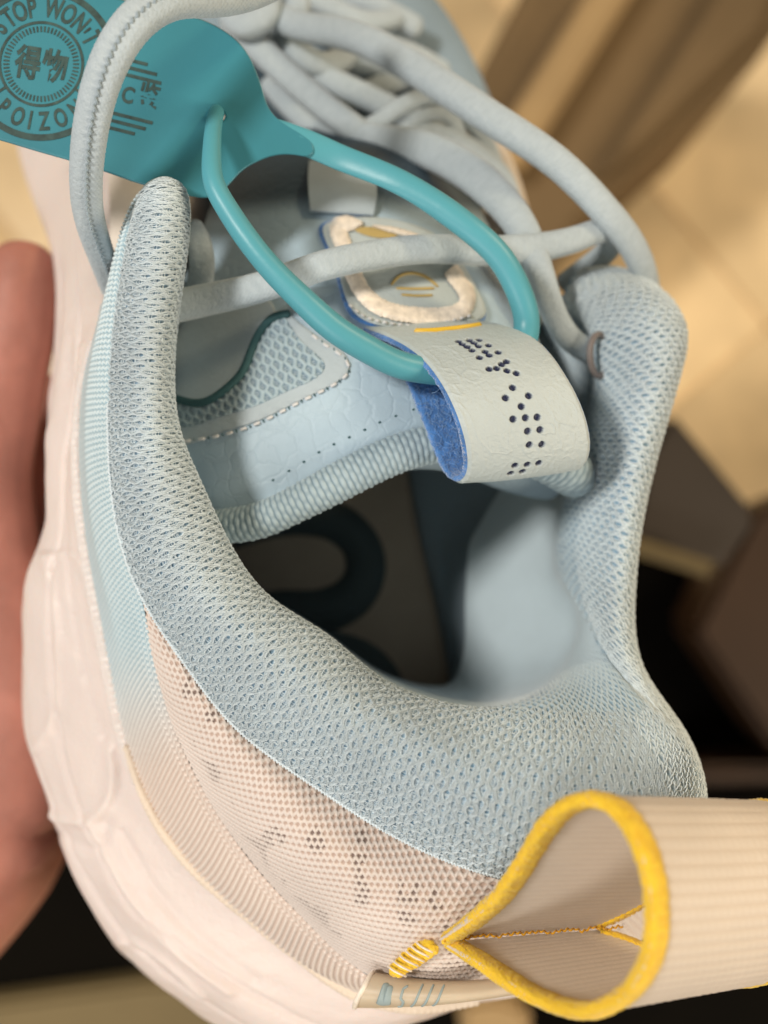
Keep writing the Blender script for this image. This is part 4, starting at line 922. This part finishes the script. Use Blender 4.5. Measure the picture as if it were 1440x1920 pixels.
# printed marks, lying on the plate
C0 = np.array([77., 120.]); TILT = math.radians(9)
def print_mesh(name, pts2, tris_, mat_=None):
    return mesh_np(name, on_plate(pts2[:, 0], pts2[:, 1], .008), None, mat_ or M['tag_ink'], plate, tris=tris_, smooth=False)
def ringm(name, r, w_, c=C0, a0=0, a1=2*PI, n=96, sq=(1., 1.)):
    a = np.linspace(a0, a1, n); o = np.stack([c[0] + (r + w_/2) * sq[0]*np.cos(a), c[1] + (r + w_/2) * sq[1]*np.sin(a)], 1); i_ = np.stack([c[0] + (r - w_/2) * sq[0]*np.cos(a), c[1] + (r - w_/2) * sq[1]*np.sin(a)], 1)
    v = np.concatenate([o, i_]); k = np.arange(n - 1); return print_mesh(name, v, np.concatenate([np.stack([k, k+1, k+n], 1), np.stack([k+1, k+n+1, k+n], 1)]))
ringm('printed_ring', 138, 12); ringm('printed_ring', 78, 5)
tk = []; tf = []
for i in range(60):
    a = 2*PI*i/60; d = np.array([math.cos(a), math.sin(a)]); n_ = np.array([-d[1], d[0]]); b = len(tk)*4
    tk.append(np.array([C0 + d*60 - n_*1.4, C0 + d*60 + n_*1.4, C0 + d*71 + n_*1.4, C0 + d*71 - n_*1.4])); tf += [[b, b+1, b+2], [b, b+2, b+3]]
tag(print_mesh('printed_ticks', np.concatenate(tk), np.array(tf)), kind='stuff')
def letter(s, pos, size, ang, sx=.8):
    v, f = text_mesh(s, size)
    if not len(v): return
    v = v - (v.max(0) + v.min(0)) / 2; v = v * [sx, -1.0]; c, s_2 = math.cos(ang), math.sin(ang); v = v @ np.array([[c, s_2], [-s_2, c]]); print_mesh('printed_letter', v + pos, f)
for ch, a in zip("CAN'T STOP WON'T ", [205,192,179,170,161,0,138,125,112,99,0,77,61,46,36,27,0]):
    if ch == ' ': continue
    r_ = math.radians(a); pos = C0 + 107 * np.array([math.cos(r_), -math.sin(r_)])
    letter(ch, pos, 52, PI/2 - r_, .62)
for ch, a in zip("POIZON", [229,246,259,273,290,308]):
    r_ = math.radians(a); pos = C0 + 107 * np.array([math.cos(r_), -math.sin(r_)]); letter(ch, pos, 48, -PI/2 - r_ + 2*PI, .62)
letter('得', C0 + [-25, -4], 66, TILT, .74); letter('物', C0 + [25, 4], 66, TILT, .74)
for a in (213, 324):
    r_ = math.radians(a); d = np.array([math.cos(r_), -math.sin(r_)]); n_ = np.array([-d[1], d[0]])
    print_mesh('printed_tick', np.array([C0 + d*80 - n_*2.5, C0 + d*80 + n_*2.5, C0 + d*134 + n_*2.5, C0 + d*134 - n_*2.5]), np.array([[0, 1, 2], [0, 2, 3]]))
# striped round mark at the right with its two rows of signs
c3 = np.array([232., 180.]); sl_ = math.radians(14)
for dy in (-68, -54, -40, 36, 50, 64):
    hw_ = math.sqrt(max(0, 74**2 - dy**2)); dx = np.array([math.cos(sl_), math.sin(sl_)]); dn = np.array([-dx[1], dx[0]]); m_ = c3 + dn * dy
    print_mesh('printed_stripe', np.array([m_ - dx*hw_ - dn*3.2, m_ + dx*hw_ - dn*3.2, m_ + dx*hw_ + dn*3.2, m_ - dx*hw_ + dn*3.2]), np.array([[0, 1, 2], [0, 2, 3]]))
letter('E', c3 + [-22, -6], 44, sl_); letter('C', c3 + [8, -2], 42, sl_); letter('鉴', c3 + [47, -2], 50, sl_, .8)

# ------------------------------------------------------------------ hand gripping the sneaker from the left
hand = thing('person', 'reddish hand of a person gripping the sneaker sole from the left, out of focus', 'person', None)
def skinned(name, pts, edges, rad, parent, mat_):
    me = bpy.data.meshes.new(name); me.from_pydata([tuple(W(P(*p))) for p in pts], edges, [])
    o = bpy.data.objects.new(name, me); COL.objects.link(o); o.parent = parent
    sk = o.modifiers.new('skin', 'SKIN'); sk.use_smooth_shade = True
    for i, r in enumerate(rad): me.skin_vertices[0].data[i].radius = (r * .01, r * .01)
    me.skin_vertices[0].data[0].use_root = True
    ss = o.modifiers.new('sub', 'SUBSURF'); ss.levels = 2; ss.render_levels = 2; me.materials.append(mat_); return o
pts = [(-40,1650,-7.5),(20,1450,-7.2),(40,1250,-7.0),(5,1080,-6.3),(-22,900,-5.9),(5,740,-5.6),(36,600,-5.4),(45,500,-5.4),(50,455,-5.5),   # thumb along the side 0..8
       (150,1250,-8.5),(200,1050,-8.6),(260,900,-8.6),(330,820,-8.6),     # first finger under the sole 9..12
       (170,1350,-8.8),(260,1250,-9.0),(360,1180,-9.0),(430,1150,-9.0),   # 13..16
       (150,1450,-9.0),(250,1420,-9.4),(350,1390,-9.4),                   # 17..19
       (110,1550,-9.0),(200,1560,-9.4),(290,1560,-9.6),                   # 20..22
       (-200,1800,-8.5),(-420,2000,-9.5),(62,1120,-7.8),(84,960,-7.9),(92,820,-8.0),(96,700,-8.2)]
ed_ = [(0,1),(1,2),(2,3),(3,4),(4,5),(5,6),(6,7),(7,8),(2,9),(9,10),(10,11),(11,12),(1,13),(13,14),(14,15),(15,16),(1,17),(17,18),(18,19),(0,20),(20,21),(21,22),(0,23),(23,24),(2,25),(25,26),(26,27),(27,28)]
rad = [1.6,1.55,1.3,.95,.85,.82,.80,.72,.50, .9,.8,.75,.6, .9,.8,.75,.6, .85,.75,.6, .8,.7,.55, 1.9,2.2, .8,.75,.7,.55]
skinned('hand_body', pts, ed_, rad, hand, M['skin'])

# ------------------------------------------------------------------ background: floor, boxes, boards
M['floor'] = mat('glossy_beige_tile', (.84, .63, .36), .3, nscale=6, ncol=.42, bump=.1, bscale=20, spec=.5)
M['grout'] = mat('tile_joint', (.82, .60, .33), .8, nscale=20, ncol=.1)
M['black'] = mat('black_card', (.003, .0022, .0012), .9, spec=.1, nscale=8, ncol=.5)
M['brownbox'] = mat('brown_card', (.17, .11, .05), .75, nscale=6, ncol=.25, bump=.2, bscale=60)
M['greybox'] = mat('dark_grey_card', (.055, .042, .032), .6, nscale=6, ncol=.2)
M['tan'] = mat('tan_board', (.42, .28, .13), .6, nscale=8, ncol=.15)
M['olive'] = mat('olive_board', (.20, .15, .07), .7, nscale=8, ncol=.15)
M['rust'] = mat('rust_wood', (.05, .022, .007), .6, nscale=5, ncol=.4)
def FP(px, py, z): return P(px, py, z)
zf = -Z0
floor = mesh_np('floor', np.array([[-150, -150, zf], [150, -150, zf], [150, 150, zf], [-150, 150, zf]]), [[0, 1, 2, 3]], M['grout'], None, smooth=False); tag(floor, kind='structure')
def prism(name, poly, z0, z1, mat_, parent=None, bev=.3):
    """solid from a plan outline (world cm) between two heights"""
    bm = bmesh.new(); vb = [bm.verts.new((x, y, z0)) for x, y in poly]; vt = [bm.verts.new((x, y, z1)) for x, y in poly]; n = len(poly)
    bm.faces.new(vt); bm.faces.new(vb[::-1])
    for i in range(n): bm.faces.new((vb[i], vb[(i+1) % n], vt[(i+1) % n], vt[i]))
    bmesh.ops.recalc_face_normals(bm, faces=bm.faces)
    if bev: bmesh.ops.bevel(bm, geom=bm.edges[:], offset=bev, segments=2, affect='EDGES')
    for v in bm.verts: v.co = Vector(W(np.array(v.co)))
    me = bpy.data.meshes.new(name); bm.to_mesh(me); bm.free(); me.materials.append(mat_)
    o = bpy.data.objects.new(name, me); COL.objects.link(o)
    if parent is not None: o.parent = parent
    return o
# floor tiles, 15 cm squares turned as in the photograph; joints recessed
ta = math.radians(40); ux = np.array([math.cos(ta), math.sin(ta)]); uy = np.array([-ux[1], ux[0]]); tile_me = None
for i in range(-4, 5):
    for j in range(-4, 5):
        c = np.array([14., 14.]) + ux * i * 18 + uy * j * 18
        if not (-32 < c[0] < 45 and -45 < c[1] < 50): continue
        if tile_me is None:
            h_ = 8.98; o = prism('floor_tile', [(-h_, -h_), (h_, -h_), (h_, h_), (-h_, h_)], -.5, .5, M['floor'], None, .15); tile_me = o.data
            for v in tile_me.vertices: v.co.z -= Z0 * .01
        else: o = bpy.data.objects.new('floor_tile', tile_me); COL.objects.link(o)
        o.parent = floor; o.location = (c[0] * .01, c[1] * .01, .005); o.rotation_euler = (0, 0, ta)
def plan(pxs, z): return [tuple(P(x, y, z)[:2]) for x, y in pxs]
# top right: brown cardboard boards leaning in a stack
b1 = prism('cardboard_box', plan([(830,560),(1120,-60),(1270,-60),(890,600)], -38)[:0] or plan([(780,520),(905,100),(1000,-80),(1560,-80),(1440,92),(1090,400),(1000,640),(850,640)], -40), zf + .6, -42, M['brownbox']); tag(b1, 'large brown cardboard box on the beige floor behind the laces, top right', 'box')
b2 = prism('board', plan([(905,300),(1130,-60),(1215,-60),(970,330)], -40), -41.8, -39.5, M['tan']); tag(b2, 'narrow tan board lying across the large brown box', 'board')
b3 = prism('board', plan([(1120,330),(1380,-80),(1470,-80),(1440,40),(1200,270)], -40), -41.8, -40.6, M['brownbox']); tag(b3, 'wide brown board lying on the large brown box beside the tan one', 'board')
# right: dark shoe box with a pale rim and black inside, rust wood
b4 = prism('shoe_box_lid', plan([(1180,1000),(1215,840),(1262,772),(1425,970),(1350,1075),(1190,1020)], -26), -30, -26, M['greybox']); tag(b4, 'dark grey box lid behind the right side of the sneaker collar', 'box lid')
b5 = prism('board', plan([(1130,985),(1130,1020),(1345,1088),(1358,1060)], -24), -25.5, -24, M['olive']); tag(b5, 'thin tan edged board below the dark grey box lid', 'board')
b6 = prism('black_box', plan([(1050,1000),(1350,1080),(1520,1000),(1620,1440),(1620,1950),(1420,2050),(700,2050),(700,1400)], -34), -44, -36, M['black']); tag(b6, 'black box under the sneaker heel at the lower right', 'box')
b7 = prism('wooden_block', plan([(1290,1180),(1400,960),(1560,900),(1560,1500),(1440,1400)], -32), -35.5, -31, M['rust']); tag(b7, 'dark rust brown wooden block at the right edge', 'wood block')
b8 = prism('board', plan([(1240,1437),(1560,1432),(1560,1468),(1240,1478)], -32), -35.5, -32, M['rust']); tag(b8, 'thin dark olive strip of board above the heel loop at right', 'board')
# bottom left: black box, olive board in front of it
b9 = prism('black_box', plan([(-260,1400),(500,1400),(700,1500),(1080,1500),(1080,1960),(700,1880),(400,1850),(0,1905),(-260,1935)], -34), -46, -36.3, M['black']); tag(b9, 'black box between the hand and the sole at the lower left', 'box')
b10 = prism('board', plan([(-260,1930),(0,1898),(260,1862),(450,1852),(620,1880),(760,2100),(-260,2150)], -34), -46, -35, M['olive']); tag(b10, 'olive tan board along the bottom left corner', 'board')
b11 = prism('paper_ball', plan([(868,1880),(930,1872),(985,1890),(1005,1930),(980,2000),(880,2000),(860,1930)], -28), -33, -28, M['tan']); tag(b11, 'small tan scrap under the sneaker below the heel label', 'scrap')
